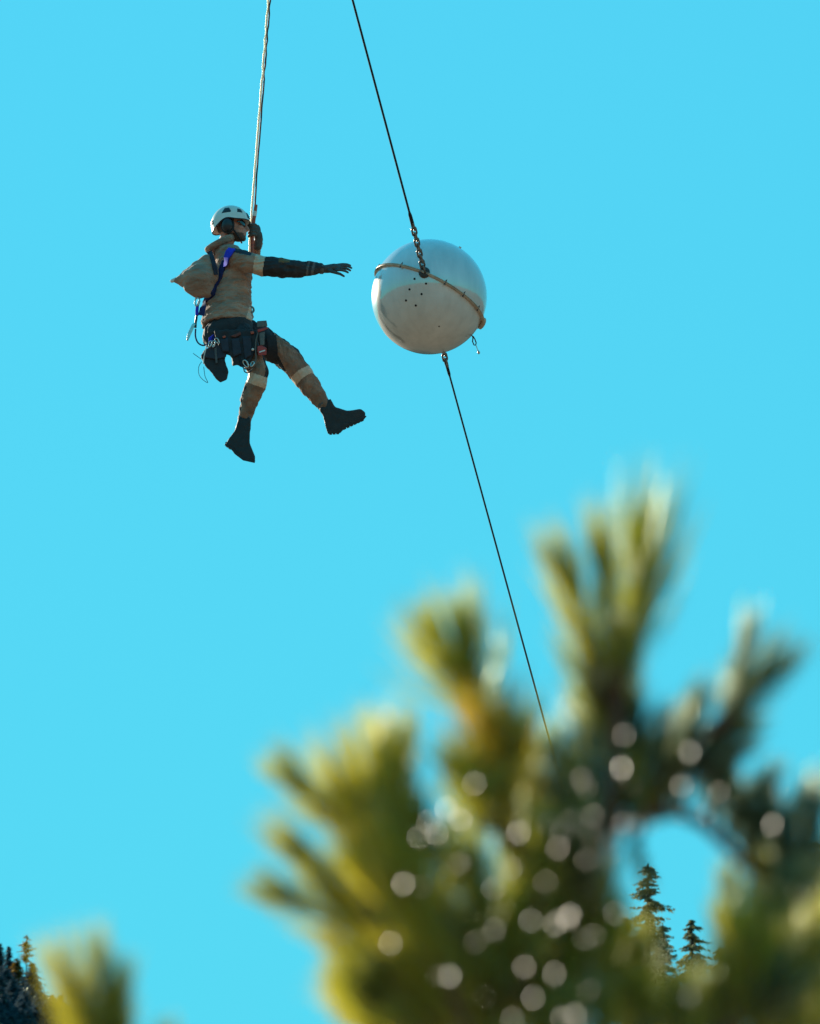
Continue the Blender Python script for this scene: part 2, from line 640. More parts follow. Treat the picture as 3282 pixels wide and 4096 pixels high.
# ------------------------------------------------------------------ foreground pines
def shoot_mesh(seed, n, L, ang, nl, tuft=0.25):
    """One needle-clad shoot along +Z, from 0 to about L + nl*0.8."""
    rn = random.Random(seed)
    mb = MB()
    mb.tube([(0, 0, -0.02), (0, 0, L * 0.5), (0, 0, L)], [0.0028, 0.0024, 0.0016], 5, mi=1)
    mb.ellipsoid((0, 0, L + 0.004), Vector((0.0026, 0, 0)), Vector((0, 0.0026, 0)), Vector((0, 0, 0.008)), 6, 4, mi=1)
    for i in range(n):
        s = rn.random() if rn.random() > tuft else rn.uniform(.8, 1)
        a = rn.random() * 2 * math.pi
        z0 = L * s
        th = rad(ang) * rn.uniform(0.45, 1.25) * (1.15 - 0.45 * s)
        l = nl * rn.uniform(0.75, 1.1)
        d0 = Vector((math.cos(a) * math.sin(th), math.sin(a) * math.sin(th), math.cos(th)))
        th2 = th * 0.55
        d1 = Vector((math.cos(a) * math.sin(th2), math.sin(a) * math.sin(th2), math.cos(th2)))
        p0 = Vector((math.cos(a) * .002, math.sin(a) * .002, z0))
        p1 = p0 + d0 * (l * .55)
        p2 = p1 + d1 * (l * .45)
        u = Vector((-math.sin(a), math.cos(a), 0))
        w = d0.cross(u)
        g = rn.random() * math.pi
        e = (u * math.cos(g) + w * math.sin(g)) * 0.00072
        k = (w * math.cos(g) - u * math.sin(g)) * 0.00035
        mb.add([p0 - e * .8, p0 + k, p0 + e * .8, p1 - e, p1 + k, p1 + e, p2], [(0, 1, 4, 3), (1, 2, 5, 4), (3, 4, 6), (4, 5, 6)], 0)
    me = bpy.data.meshes.new('needle_cluster')
    me.from_pydata([tuple(x) for x in mb.v], [], mb.f)
    me.polygons.foreach_set('material_index', mb.m)
    me.polygons.foreach_set('use_smooth', [True] * len(me.polygons))
    me.update()
    return me


SH = {}
for kind, (n, L, ang, nl) in {'finger': (140, 0.070, 22, 0.060), 'fan': (140, 0.050, 31, 0.072), 'bushy': (165, 0.072, 32, 0.066)}.items():
    for mn in ('needle', 'needle_old', 'needle_blue', 'needle_young'):  # needle_blue is the shaded copy, needle_young the sunlit copy
        SH[kind, mn] = []
    for q in range(4):
        me = shoot_mesh(100 + q * 7 + len(kind), n, L, ang, nl)
        me.materials.append(M['needle'])
        me.materials.append(M['bark'])
        SH[kind, 'needle'].append((me, L + nl * 0.85))
    me2 = SH[kind, 'needle'][0][0].copy()
    me2.materials[0] = M['needle_old']
    SH[kind, 'needle_old'].append((me2, L + nl * 0.85))
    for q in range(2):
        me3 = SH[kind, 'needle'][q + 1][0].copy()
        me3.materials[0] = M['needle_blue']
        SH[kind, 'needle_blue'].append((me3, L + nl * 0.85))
        me4 = SH[kind, 'needle'][q][0].copy()
        me4.materials[0] = M['needle_young']
        SH[kind, 'needle_young'].append((me4, L + nl * 0.85))

PD = 8.0                            # metres from the camera to the pine
rp = random.Random(77)


def shoot(root, b, t, kind='finger', width=1.0, db=0.0, dt=0.0, mn='needle'):
    p0, p1 = at(b[0], b[1], PD + db), at(t[0], t[1], PD + dt)
    me, ext = rp.choice(SH[kind, mn])
    o = bpy.data.objects.new('needle_cluster', me)
    col.objects.link(o)
    o.parent = root
    o['kind'] = 'stuff'
    o.location = p0 - root.location
    d = p1 - p0
    s = d.length / ext
    o.rotation_mode = 'QUATERNION'
    q = d.to_track_quat('Z', 'Y')
    from mathutils import Quaternion
    o.rotation_quaternion = q @ Quaternion((0, 0, 1), rp.random() * 6.28)
    sw = max(0.75, min(1.5, s ** 0.5)) * width * 1.15
    o.scale = (sw, sw, s)
    return o


def branch(root, pts, r0, r1, name='branch'):
    ps = [at(x, y, PD + d) for x, y, d in pts]
    # smooth the path a little
    out = []
    for i in range(len(ps) - 1):
        a = ps[max(i - 1, 0)]; b = ps[i]; c = ps[i + 1]; d = ps[min(i + 2, len(ps) - 1)]
        for k in range(6):
            u = k / 6
            out.append(0.5 * ((2 * b) + (c - a) * u + (2 * a - 5 * b + 4 * c - d) * u * u + (-a + 3 * b - 3 * c + d) * u ** 3))
    out.append(ps[-1])
    k = len(out)
    mb = MB()
    mb.tube(out, [r0 + (r1 - r0) * i / (k - 1) for i in range(k)], 8)
    return mk(name, mb, M['bark'], root)


foot = at(2250, 4300, PD)
pine = thing('pine_tree', 'large blurred pine in the foreground, filling the lower right', 'tree', Vector((foot.x, foot.y, 0)), 'pines close to the camera')
tb = MB()
lead = [Vector((foot.x, foot.y, -0.05)), Vector((foot.x + .03, foot.y, 1.5)), Vector((foot.x - .02, foot.y, 3.0)), foot, at(2330, 3700, PD + .02)]
tb.tube(lead, [0.06, 0.05, 0.035, 0.016, 0.010], 10)
mk('trunk', tb, M['bark'], pine)
branch(pine, [(2330, 3720, .02), (2400, 3300, .0), (2450, 3000, 0), (2490, 2640, 0)], 0.009, 0.004)
branch(pine, [(2270, 4150, 0), (1950, 3850, -.03), (1680, 3560, -.05), (1520, 3250, -.05)], 0.008, 0.003)
branch(pine, [(2340, 3650, .02), (2130, 3450, .02), (1990, 3180, .03), (1900, 2800, .03)], 0.007, 0.003)
branch(pine, [(2410, 3280, 0), (2590, 3130, .02), (2740, 3000, .03), (2920, 2840, .04)], 0.006, 0.003)
branch(pine, [(2400, 3330, 0), (2620, 3250, .05), (2800, 3290, .08), (3000, 3470, .1), (3200, 3560, .1)], 0.006, 0.003)
branch(pine, [(2250, 4300, 0), (2600, 4180, -.05), (2900, 4130, -.08), (3080, 3950, -.08)], 0.007, 0.003)
branch(pine, [(2260, 4200, 0), (1800, 4080, .05), (1500, 3880, .05), (1300, 3700, .05)], 0.007, 0.003)

S = lambda *a, **k: shoot(pine, *a, **k)
# leader and its candles
S((2490, 2760), (2650, 1840), 'fan', 0.85)
S((2560, 2500), (2590, 1960), 'finger', 0.6, .02, .03)
S((2480, 2700), (2385, 1980), 'finger', 0.8, -.02, -.03)
S((2400, 2720), (2180, 2080), 'finger', 0.95)
S((2450, 2980), (2400, 2380), 'bushy', 0.9, .02, .03)
S((2450, 3050), (2280, 2500), 'finger', 1.0, 0, 0.04)
S((2470, 2950), (2540, 2450), 'finger', 0.8, .03, .03)
# upper left tuft
S((1930, 2900), (1720, 2340), 'fan', 1.45, .03, .03)
S((1900, 2830), (1660, 2400), 'finger', 0.7, .03, .04)
S((1900, 2830), (1840, 2380), 'finger', 0.7, .03, .0)
# golden tuft below it
S((2030, 3300), (1930, 2690), 'bushy', 1.3, .0, -.02, mn='needle_old')
S((2040, 3280), (2040, 2740), 'bushy', 1.1, .0, -.02, mn='needle_young')
S((2000, 3350), (1790, 2900), 'bushy', 1.1, .0, -.03)
S((2080, 3350), (2180, 2850), 'finger', 1.0, .04, .05)
# right-hand upper sprigs
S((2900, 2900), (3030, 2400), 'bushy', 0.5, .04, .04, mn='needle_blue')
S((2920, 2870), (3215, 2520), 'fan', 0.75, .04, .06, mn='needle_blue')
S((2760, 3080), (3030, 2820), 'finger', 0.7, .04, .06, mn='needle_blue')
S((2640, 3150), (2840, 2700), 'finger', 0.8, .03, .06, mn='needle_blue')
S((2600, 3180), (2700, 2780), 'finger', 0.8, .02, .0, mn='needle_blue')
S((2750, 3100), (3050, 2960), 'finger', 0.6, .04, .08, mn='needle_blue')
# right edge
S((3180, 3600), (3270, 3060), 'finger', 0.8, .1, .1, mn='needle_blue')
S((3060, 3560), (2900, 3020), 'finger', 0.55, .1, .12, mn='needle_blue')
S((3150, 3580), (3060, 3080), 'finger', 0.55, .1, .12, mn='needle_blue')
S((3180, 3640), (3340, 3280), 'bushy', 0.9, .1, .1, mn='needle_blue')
# left group
S((1760, 3800), (1310, 2860), 'bushy', 1.15, -.05, -.05, mn='needle_young')
S((1680, 3700), (1260, 3000), 'bushy', 0.9, -.05, -.02, mn='needle_young')
S((1560, 3560), (1440, 2850), 'finger', 1.0, -.05, -.02)
S((1600, 3400), (1560, 2810), 'finger', 1.15, -.04, .0)
S((1580, 3500), (1590, 2880), 'finger', 1.0, -.02, .04)
S((1400, 3330), (1040, 2990), 'finger', 1.05, -.05, -.06)
S((1450, 3620), (1020, 3260), 'finger', 0.9, -.02, .0)
S((1400, 3720), (960, 3500), 'finger', 0.95, .02, .04)
S((1600, 3850), (1180, 3420), 'finger', 0.8, .02, .02)
S((1700, 4020), (1240, 3640), 'bushy', 0.85, .02, .02, mn='needle_young')
S((1750, 4120), (1260, 3870), 'bushy', 0.85, .02, .0, mn='needle_young')
S((1700, 4250), (1330, 3950), 'bushy', 0.9, .02, .0, mn='needle_young')
S((1800, 4000), (1480, 3640), 'bushy', 1.0, .0, .0, mn='needle_young')
S((1650, 4150), (1400, 3780), 'bushy', 1.0, .05, .05, mn='needle_young')
S((1850, 4250), (1560, 3900), 'bushy', 1.0, .0, .0)
# lower right golden-green shoots
S((3020, 4250), (3020, 3510), 'bushy', 1.15, -.08, -.08, mn='needle_young')
S((3180, 4200), (3160, 3560), 'bushy', 1.2, -.06, -.02, mn='needle_young')
S((2900, 4300), (2960, 3700), 'bushy', 0.9, -.05, -.05)
S((3270, 4250), (3290, 3700), 'bushy', 1.2, .0, .0)
S((2430, 4050), (2400, 3560), 'bushy', 0.9, .05, .05)
S((2390, 3850), (2420, 3360), 'bushy', 0.8, .06, .06)
S((2330, 3950), (2330, 3450), 'bushy', 1.0, .0, .0)
S((2560, 4200), (2500, 3840), 'bushy', 0.8, .05, .05)
S((2700, 4230), (2720, 3850), 'bushy', 0.8, .05, .05)
S((2500, 4150), (2460, 3700), 'bushy', 0.9, .1, .1)
S((2850, 4250), (2800, 3830), 'bushy', 0.9, .1, .1)
S((2640, 4200), (2600, 3900), 'bushy', 0.9, .1, .1)
S((3000, 4050), (2930, 3620), 'finger', 0.9, .05, .05)
S((3100, 4000), (3080, 3500), 'bushy', 1.0, .1, .1)
S((3240, 4000), (3230, 3480), 'bushy', 1.1, .1, .12)
S((3120, 3700), (3040, 3330), 'finger', 0.9, .1, .1)
S((2930, 3950), (2880, 3560), 'finger', 0.9, .1, .1)
S((2500, 3980), (2440, 3540), 'finger', 0.9, .1, .1)
S((2560, 3300), (2480, 2960), 'bushy', 0.8, .0, .0)
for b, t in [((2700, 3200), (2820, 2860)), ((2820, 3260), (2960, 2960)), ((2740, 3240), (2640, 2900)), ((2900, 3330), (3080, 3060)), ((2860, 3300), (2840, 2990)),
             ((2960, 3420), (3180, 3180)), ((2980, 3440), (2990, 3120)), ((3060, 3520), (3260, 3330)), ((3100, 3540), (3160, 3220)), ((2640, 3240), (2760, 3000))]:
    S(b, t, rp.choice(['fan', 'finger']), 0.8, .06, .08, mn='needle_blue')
S((1900, 4200), (1480, 3300), 'bushy', 1.1, -.08, -.08, mn='needle_young')
S((1800, 3950), (1400, 3150), 'bushy', 0.9, -.09, -.08, mn='needle_young')
# fine sprays filling the centre below the leader
for b, t in [((2420, 3150), (2290, 2760)), ((2430, 3100), (2360, 2640)), ((2470, 3080), (2520, 2680)), ((2480, 3150), (2600, 2800)), ((2400, 3250), (2200, 2960)),
             ((2380, 3300), (2260, 2900)), ((2500, 3200), (2640, 2900)), ((2440, 3320), (2340, 3000)), ((2520, 3280), (2560, 2920)), ((2300, 3350), (2150, 3020)),
             ((2600, 3260), (2720, 2960)), ((2460, 3380), (2420, 3060)), ((2330, 3450), (2210, 3120)), ((2560, 3330), (2660, 3060))]:
    S(b, t, rp.choice(['fan', 'finger', 'finger']), 0.75, rp.uniform(-.04, .1), rp.uniform(-.04, .1), mn=rp.choice(['needle', 'needle', 'needle_blue']))
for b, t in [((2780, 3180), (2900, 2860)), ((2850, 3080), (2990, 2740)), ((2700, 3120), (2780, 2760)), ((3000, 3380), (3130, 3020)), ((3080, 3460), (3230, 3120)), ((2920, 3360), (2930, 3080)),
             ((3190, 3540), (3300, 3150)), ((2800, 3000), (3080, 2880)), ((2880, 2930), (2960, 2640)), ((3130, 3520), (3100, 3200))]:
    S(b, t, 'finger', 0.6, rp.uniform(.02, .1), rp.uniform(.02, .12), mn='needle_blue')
S((2600, 4050), (2560, 3640), 'finger', 0.8, .1, .1)
S((2960, 3800), (2900, 3430), 'finger', 0.8, .12, .12)
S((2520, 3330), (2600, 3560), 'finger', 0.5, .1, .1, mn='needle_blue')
# body of the crown
HOLE = [(2470, 3420), (2600, 3330), (2780, 3290), (2880, 3400), (2960, 3540), (2900, 3740), (2700, 3850), (2480, 3840), (2440, 3650)]


def inside(p, poly):
    x, y = p
    c = False
    for (x0, y0), (x1, y1) in zip(poly, poly[1:] + poly[:1]):
        if (y0 > y) != (y1 > y) and x < (x1 - x0) * (y - y0) / (y1 - y0) + x0:
            c = not c
    return c


BODY = [(1330, 3560), (1560, 3330), (1760, 3420), (1960, 3120), (2330, 3050), (2640, 3060), (2740, 3250), (2430, 3350), (2380, 3650), (2430, 3900), (2800, 4000), (3000, 3800), (3050, 3620), (3300, 3640), (3300, 4350), (1300, 4350), (1250, 3900)]
cnt = 0
while cnt < 105:
    b = (rp.uniform(1250, 3300), rp.uniform(3050, 4350))
    if not inside(b, BODY):
        continue
    cxx = max(-1, min(1, (b[0] - 2250) / 900))
    d = Vector((cxx * 0.8 + rp.uniform(-.55, .55), 1.0)).normalized()
    l = rp.uniform(230, 500)
    t = (b[0] + d.x * l, b[1] - d.y * l)
    mid = ((b[0] + t[0]) / 2, (b[1] + t[1]) / 2)
    if any(inside(q, HOLE) for q in (b, t, mid)):
        continue
    if not inside(t, BODY) and rp.random() < 0.75:
        continue
    if t[1] < 2950 or t[0] < 1300 or b[0] < 1420:
        continue
    dd = rp.uniform(-.08, .22)
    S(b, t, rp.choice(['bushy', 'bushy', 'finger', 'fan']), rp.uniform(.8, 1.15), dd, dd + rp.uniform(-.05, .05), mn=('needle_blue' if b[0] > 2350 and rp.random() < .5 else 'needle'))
    cnt += 1

# second pine, lower left
foot2 = at(330, 4400, PD - .4)
pine2 = thing('pine_tree', 'tip of another blurred pine at the lower left corner', 'tree', Vector((foot2.x, foot2.y, 0)), 'pines close to the camera')
tb = MB()
tb.tube([Vector((foot2.x, foot2.y, -0.05)), Vector((foot2.x + .02, foot2.y, 2.0)), foot2, at(400, 4080, PD - .4)], [0.05, 0.04, 0.014, 0.005], 10)
mk('trunk', tb, M['bark'], pine2)
for b, t, k, w in [((430, 4200), (375, 3670), 'finger', .75), ((400, 4260), (200, 3700), 'bushy', .75), ((470, 4250), (495, 3800), 'finger', .8),
                   ((380, 4300), (260, 3860), 'bushy', .9), ((430, 4330), (330, 3950), 'bushy', 1.0), ((480, 4300), (450, 3950), 'bushy', .8), ((700, 4400), (660, 4060), 'finger', .7)]:
    shoot(pine2, b, t, k, w, -.4, -.4 + rp.uniform(-.03, .03), mn='needle_young' if t[0] < 300 else 'needle')


# added glossy flakes, tilted to throw sun glints at the camera
def flakes(root, spots, name='glint_flakes'):
    half = (SUN_DIR - FWD).normalized()
    mb = MB()
    for px, py, dd, r in spots:
        c = at(px, py, PD + dd)
        jt = rp.choice([.05, .12, .28])
        nrm = (half + Vector((rp.uniform(-jt, jt), rp.uniform(-jt, jt), rp.uniform(-jt, jt)))).normalized()
        u, w = frame_of(nrm)
        mb.ellipsoid(c, u * r, w * (r * rp.uniform(.8, 1.2)), nrm * (r * .22), 10, 6)
    o = mk(name, mb, M['scale'], root)  # 'scale' is the material of the added glint flakes
    o['kind'] = 'stuff'
    return o


MARKS = [
    (1563, 2860), (2030, 3465), (2380, 3290), (2380, 3350), (2490, 3292), (2567, 3285), (2510, 3085), (2755, 3145), (2765, 2998), (2212, 3915),
    (2120, 3985), (2830, 3868), (3117, 3325), (1700, 3270), (1800, 3225), (1760, 3340), (1900, 3150), (2240, 3375), (2165, 3290), (2095, 3330),
    (2355, 3450), (2250, 3660), (2220, 3720), (1990, 3710), (1630, 3520), (1570, 3800), (2310, 3640), (2760, 3985), (2320, 4075), (2250, 4080),
    (1780, 3920), (2080, 3870), (2540, 3160), (2500, 2960), (1690, 3330), (1850, 3300), (2290, 3300), (2460, 3330), (2340, 3140), (2900, 3180), (1980, 3560), (2420, 3420)]
NM = len(MARKS)
MARKS += [(rp.uniform(1650, 2900), rp.uniform(3000, 4090)) for _ in range(20)]
bpy.context.view_layer.update()
_dg = bpy.context.view_layer.depsgraph
spots = []
for im_, (x, y) in enumerate(MARKS):
    best = None
    for k in range(140):
        jx, jy, dd = x + rp.uniform(-25, 25), y + rp.uniform(-25, 25), rp.uniform(-.45, .25)
        p = at(jx, jy, PD + dd)
        lit = not sc.ray_cast(_dg, p + SUN_DIR * .004, SUN_DIR)[0]
        v = (CAM - p).normalized()
        seen = not sc.ray_cast(_dg, p + v * .004, v, distance=2.0)[0]
        if lit and seen:
            best = (jx, jy, dd)
            break
    if best:
        spots.append((*best, rp.uniform(.0026, .0042) if im_ < NM else rp.uniform(.0013, .0028)))
flakes(pine, spots)

# ------------------------------------------------------------------ marker ball and its cable
BD = 80.0
BC = at(1718, 1187, BD)
BR = 231 * BD / FPX
TOW = -FWD


def bdir(px, py):
    """Unit direction from the ball's centre to the front surface point seen at a pixel."""
    x, y = (px - 1718) / 231.0, (1187 - py) / 231.0
    q = 1 - x * x - y * y
    return (RIGHT * x + UP * y + TOW * math.sqrt(max(q, 0.0))).normalized()


AL = (RIGHT * 0.89 - UP * 0.45).normalized()
PE = (RIGHT * 0.45 + UP * 0.89).normalized()
SEAM = (PE * 0.947 - TOW * 0.32).normalized()       # axis of the two half shells
FR = (PE * 0.32 + TOW * 0.947).normalized()
ball = thing('marker_ball', 'large glossy white two-piece ball threaded on the slanting cable', 'marker ball', BC - Vector((0, 0, BR)))
for sg, nm in ((1, 'upper_shell'), (-1, 'lower_shell')):
    mb = MB()
    prof = [(BR * 1.0, 0.0)] + [(BR * math.cos(a), sg * BR * math.sin(a)) for a in [rad(2 + 2.93 * i) for i in range(30)]] + [(0.001, sg * BR)]
    mb.lathe(BC, SEAM, prof, 96)
    mk(nm, mb, M['shell'], ball)
mb = MB()
h = 0.023
mb.lathe(BC, SEAM, [(BR * r, BR * z) for r, z in [(.985, -h), (1.022, -h), (1.045, -h * .8), (1.05, -h * .4), (1.045, -.004), (1.035, 0), (1.045, .004), (1.05, h * .4), (1.045, h * .8), (1.022, h), (.985, h)]], 96)
fl = mk('flange', mb, M['flange'], ball)
# lug where the flange overlaps, at the right limb
mb = MB()
c = BC + AL * (BR * 1.03)
mb.ellipsoid(c, AL * .022, SEAM * .036, FR * .10, 16, 10)
mk('flange_lug', mb, M['flange'], ball)
for ca in (-0.985, -0.65, 0.14, 0.50, 0.82):
    sa = math.sqrt(1 - ca * ca)
    p = BC + (AL * ca + FR * sa) * (BR * 1.036)
    mb = MB()
    mb.tube([p - SEAM * .020, p + SEAM * .018], .0055, 8)
    mb.tube([p + SEAM * .018, p + SEAM * .028], .0022, 6)
    mk('flange_bolt', mb, M['hubdark'], ball)
for px, py in ((1659, 1120), (1705, 1139), (1639, 1162), (1687, 1181), (1625, 1206), (1664, 1226)):
    d = bdir(px, py)
    mb = MB()
    mb.lathe(BC, d, [(.0085, BR - .006), (.0085, BR + .0015), (.006, BR + .0005), (.0005, BR + .0003)], 14)
    mk('vent_hole', mb, M['hole'], ball)
d = bdir(1757, 1309)
mb = MB()
mb.lathe(BC, d, [(.006, BR - .004), (.006, BR + .001), (.0005, BR + .0012)], 10)
mk('drain_hole', mb, M['hubdark'], ball)
# stub on the upper right limb
d = (RIGHT * 0.53 + UP * 0.85).normalized()
mb = MB()
mb.tube([BC + d * (BR - .01), BC + d * (BR + .009)], .011, 10)
mk('stub', mb, M['shell'], ball)
# dark hub where the cable enters, and the one behind where it leaves
WUP = (RIGHT * -0.172 + UP * 0.69 + TOW * 0.70).normalized()     # up along the cable
HD = bdir(1698, 1096)
HP = BC + HD * BR
mb = MB()
mb.lathe(BC, HD, [(.030, BR - .03), (.041, BR - .012), (.042, BR + .012), (.036, BR + .018), (.020, BR + .020), (.0125, BR + .012), (.0005, BR + .010)], 28)
mk('hub', mb, M['hubdark'], ball)
k = HP.dot(WUP) - BC.dot(WUP)
# where the cable leaves the sphere
o = HP - BC
b2 = o.dot(WUP)
q = b2 + math.sqrt(b2 * b2 - (o.dot(o) - BR * BR))
EP = HP - WUP * q
ed = (EP - BC).normalized()
mb = MB()
mb.lathe(BC, ed, [(.030, BR - .03), (.042, BR + .010), (.034, BR + .018), (.0125, BR + .014), (.0005, BR + .013)], 24)
mk('hub', mb, M['hubdark'], ball)
# hook eye hanging from the lower right
hk = BC + (RIGHT * .80 - UP * .60 + TOW * .10).normalized() * (BR - .01)
base = P(1886, 1345, 0)
mb = MB()
pts = [(1888, 1340), (1893, 1352), (1891, 1366), (1897, 1380), (1903, 1381), (1906, 1372), (1901, 1358), (1894, 1346)]
dep = (BC - CAM).dot(FWD) - .05
mb.tube([at(x, y, dep) for x, y in pts], .0045, 8, closed=True)
mk('eye_loop', mb, M['hubdark'], ball)
mb = MB()
mb.tube([at(1904, 1378, dep), at(1911, 1398, dep), at(1914, 1404, dep)], [.003, .003, .0065], 8)
mb.ellipsoid(at(1916, 1410, dep), RIGHT * .010 , FWD * .009, UP * .013, 12, 8)
mk('end_swage', mb, M['steel'], ball)


def chain_link(name, c, axis, side, ln, wd, r, m, parent=None):
    mb = MB()
    pts = []
    for i in range(9):
        a = math.pi * i / 8
        pts.append(c + axis * (ln / 2 - wd / 2 + math.sin(a) * wd / 2) + side * (math.cos(a) * wd / 2))
    for i in range(9):
        a = math.pi * i / 8
        pts.append(c - axis * (ln / 2 - wd / 2 + math.sin(a) * wd / 2) - side * (math.cos(a) * wd / 2))
    mb.tube(pts, r, 10, closed=True)
    return mk(name, mb, m, parent)


u, w = frame_of(WUP)
u, w = (u * .8 + w * .6).normalized(), (w * .8 - u * .6).normalized()
n_up = 9
pitch = 0.0565
chain = thing('chain', 'short galvanised chain above the white ball, ending in its dark hub', 'chain', HP)
for i in range(n_up):
    c = HP + WUP * (.012 + pitch * (i + .4))
    chain_link('chain_link', c, WUP, u if i % 2 else w, pitch + .022, .034, .0075, M['zinc'], chain)
ctop = HP + WUP * (.012 + pitch * (n_up - .15))
low = thing('chain', 'two chain links just below the white ball', 'chain', EP - WUP * .30)
n_lo = 3
for i in range(n_lo):
    c = EP - WUP * (.012 + pitch * (i + .4))
    chain_link('chain_link', c, WUP, u if i % 2 else w, pitch + .022, .034, .0075, M['zinc'], low)
cbot = EP - WUP * (.012 + pitch * (n_lo - .15))


def line_to(p, px, py, d):
    """Point at pixel (px, py) whose depth continues the cable's slope from p."""
    return at(px, py, d)


def cable(name, label, a, b, r, extend):
    d = (b - a)
    mb = MB()
    n = 40
    end = a + d * extend
    mb.tube([a.lerp(end, i / n) + Vector((0, 0, -.02 * math.sin(math.pi * i / n))) for i in range(n + 1)], r, 8)
    # swaged sleeve at the chain end
    dn = d.normalized()
    o = mk(name, mb, M['cable'])
    s = MB()
    s.tube([a - dn * .01, a + dn * .09, a + dn * .12], [r * 1.7, r * 1.6, r * 1.05], 10)
    mk('swage_sleeve', s, M['cable'], o)
    return tag(o, label, 'cable')


dtop = (ctop - CAM).dot(FWD)
cable('steel_cable', 'taut dark cable rising from the chain above the white ball', ctop, at(1413, 0, dtop - 1.75), .0085, 5.0)
dbot = (cbot - CAM).dot(FWD)
cable('steel_cable', 'thin dark cable running down from the white ball behind the pine', cbot, at(2205, 2980, dbot + 2.9), .0072, 14.0)

# ------------------------------------------------------------------ the worker
TURN = rad(24)
F3 = Vector((math.cos(TURN), math.sin(TURN), 0))       # the way the chest faces
L3 = Vector((math.sin(TURN), -math.cos(TURN), 0))      # towards his right side, nearer the camera
ZU = Vector((0, 0, 1))


def ringloft(mb, spec, n=28):
    rings = []
    for px, py, t, a, b in spec:
        c = P(px, py, t)
        rings.append([c + F3 * (a * math.cos(2 * math.pi * q / n)) + L3 * (b * math.sin(2 * math.pi * q / n)) for q in range(n)])
    mb.rings(rings)
    return mb


def pp(*a):
    return [P(*x[:3]) for x in a], [x[3] for x in a]


def folds(me, amp, scale, stretch=(1, 1, 1), seed=0.0):
    vn = [(v.co.copy(), v.normal.copy()) for v in me.vertices]
    for v, (c, nr) in zip(me.vertices, vn):
        q = Vector((c.x * stretch[0], c.y * stretch[1], c.z * stretch[2])) * scale + Vector((seed, seed, seed))
        k = noise.noise(q) + 0.5 * noise.noise(q * 2.1)
        v.co = c + nr * (k * amp)


R_ARM = pp((950, 1035, .20, .078), (1000, 1052, .235, .080), (1060, 1064, .25, .076), (1140, 1072, .25, .074), (1200, 1076, .23, .060), (1262, 1076, .22, .050), (1284, 1076, .22, .040))
L_ARM = pp((880, 1040, -.19, .072), (930, 1075, -.27, .066), (985, 1085, -.34, .056), (1012, 1035, -.23, .047), (1032, 975, -.12, .036))
N_LEG = pp((965, 1345, .11, .105), (1003, 1420, .16, .092), (1036, 1490, .21, .076), (1030, 1530, .20, .074), (996, 1605, .14, .070), (984, 1662, .11, .052), (982, 1676, .10, .048))
F_LEG = pp((1010, 1345, -.10, .115), (1080, 1385, -.10, .105), (1145, 1425, -.10, .097), (1203, 1490, -.09, .086), (1243, 1550, -.09, .078), (1284, 1602, -.09, .060), (1300, 1622, -.09, .050))

man = thing('person', 'worker in white helmet and tan overalls hanging from a rope, right arm stretched out', 'person', P(1010, 1850, 0.1))

# body: one continuous figure, mostly under the clothes
HF = Vector((math.cos(rad(-8)), math.sin(rad(-8)), 0))
HL = Vector((-HF.y, HF.x, 0)) * -1                     # towards the camera
HC = P(927, 905, 0.0)
mb = MB()
ringloft(mb, [(905, 1360, 0, .11, .15), (905, 1290, 0, .115, .155), (915, 1200, 0, .105, .145), (925, 1110, 0, .11, .16), (925, 1050, 0, .10, .18), (905, 1010, 0, .07, .12), (895, 985, 0, .052, .055)])
for pts, rr in (R_ARM, L_ARM, N_LEG, F_LEG):
    mb.limb(pts, [r * 0.72 for r in rr])
mb.limb(pp((897, 1000, 0, .058), (912, 950, 0, .056))[0], [.060, .058])
mb.ellipsoid(HC + HF * -.012 + ZU * .012, HF * .102, HL * .078, ZU * .112, 24, 16)
mb.ellipsoid(HC + HF * .052 - ZU * .055, HF * .056, HL * .056, ZU * .072, 20, 14)     # jaw
mb.ellipsoid(HC + HF * .088 - ZU * .104, HF * .024, HL * .030, ZU * .022, 12, 8)      # chin
mb.tube([HC + HF * .095 + ZU * .018, HC + HF * .118 - ZU * .018, HC + HF * .128 - ZU * .034, HC + HF * .108 - ZU * .044], [.010, .012, .014, .012], 10)  # nose
mb.ellipsoid(HC + HF * .103 - ZU * .066, HF * .012, HL * .026, ZU * .007, 12, 8)      # lips
mb.ellipsoid(HC + HF * .101 - ZU * .080, HF * .012, HL * .024, ZU * .007, 12, 8)
mb.ellipsoid(HC + HF * .078 + ZU * .026, HF * .026, HL * .055, ZU * .013, 14, 8)      # brow
for s in (-1, 1):
    mb.ellipsoid(HC + HF * -.012 + HL * (s * .080) - ZU * .02, HF * .018, HL * .010, ZU * .032, 12, 8)   # ears
    mb.ellipsoid(HC + HF * .070 + HL * (s * .040) - ZU * .030, HF * .030, HL * .022, ZU * .022, 12, 8)   # cheeks
me = mb.remesh('body', .0065, 3)
body = mk('body', me, [M['skin'], M['beard']], man)
wl = man.location
for p in me.polygons:
    c = p.center + wl - HC
    a, z = c.dot(HF), c.z
    if z > -.13 and ((z < -.072 and a > -.02 and not (-.087 < z < -.060 and a > .098)) or (z > -.06 and a < .030 and z < .05)):
        p.material_index = 1
for s in (-1, 1):
    mb = MB()
    mb.ellipsoid(HC + HF * .078 + HL * (s * .031) + ZU * .004, HF * .012, HL * .014, ZU * .011, 12, 8)
    mk('eye', mb, M['white'], man)

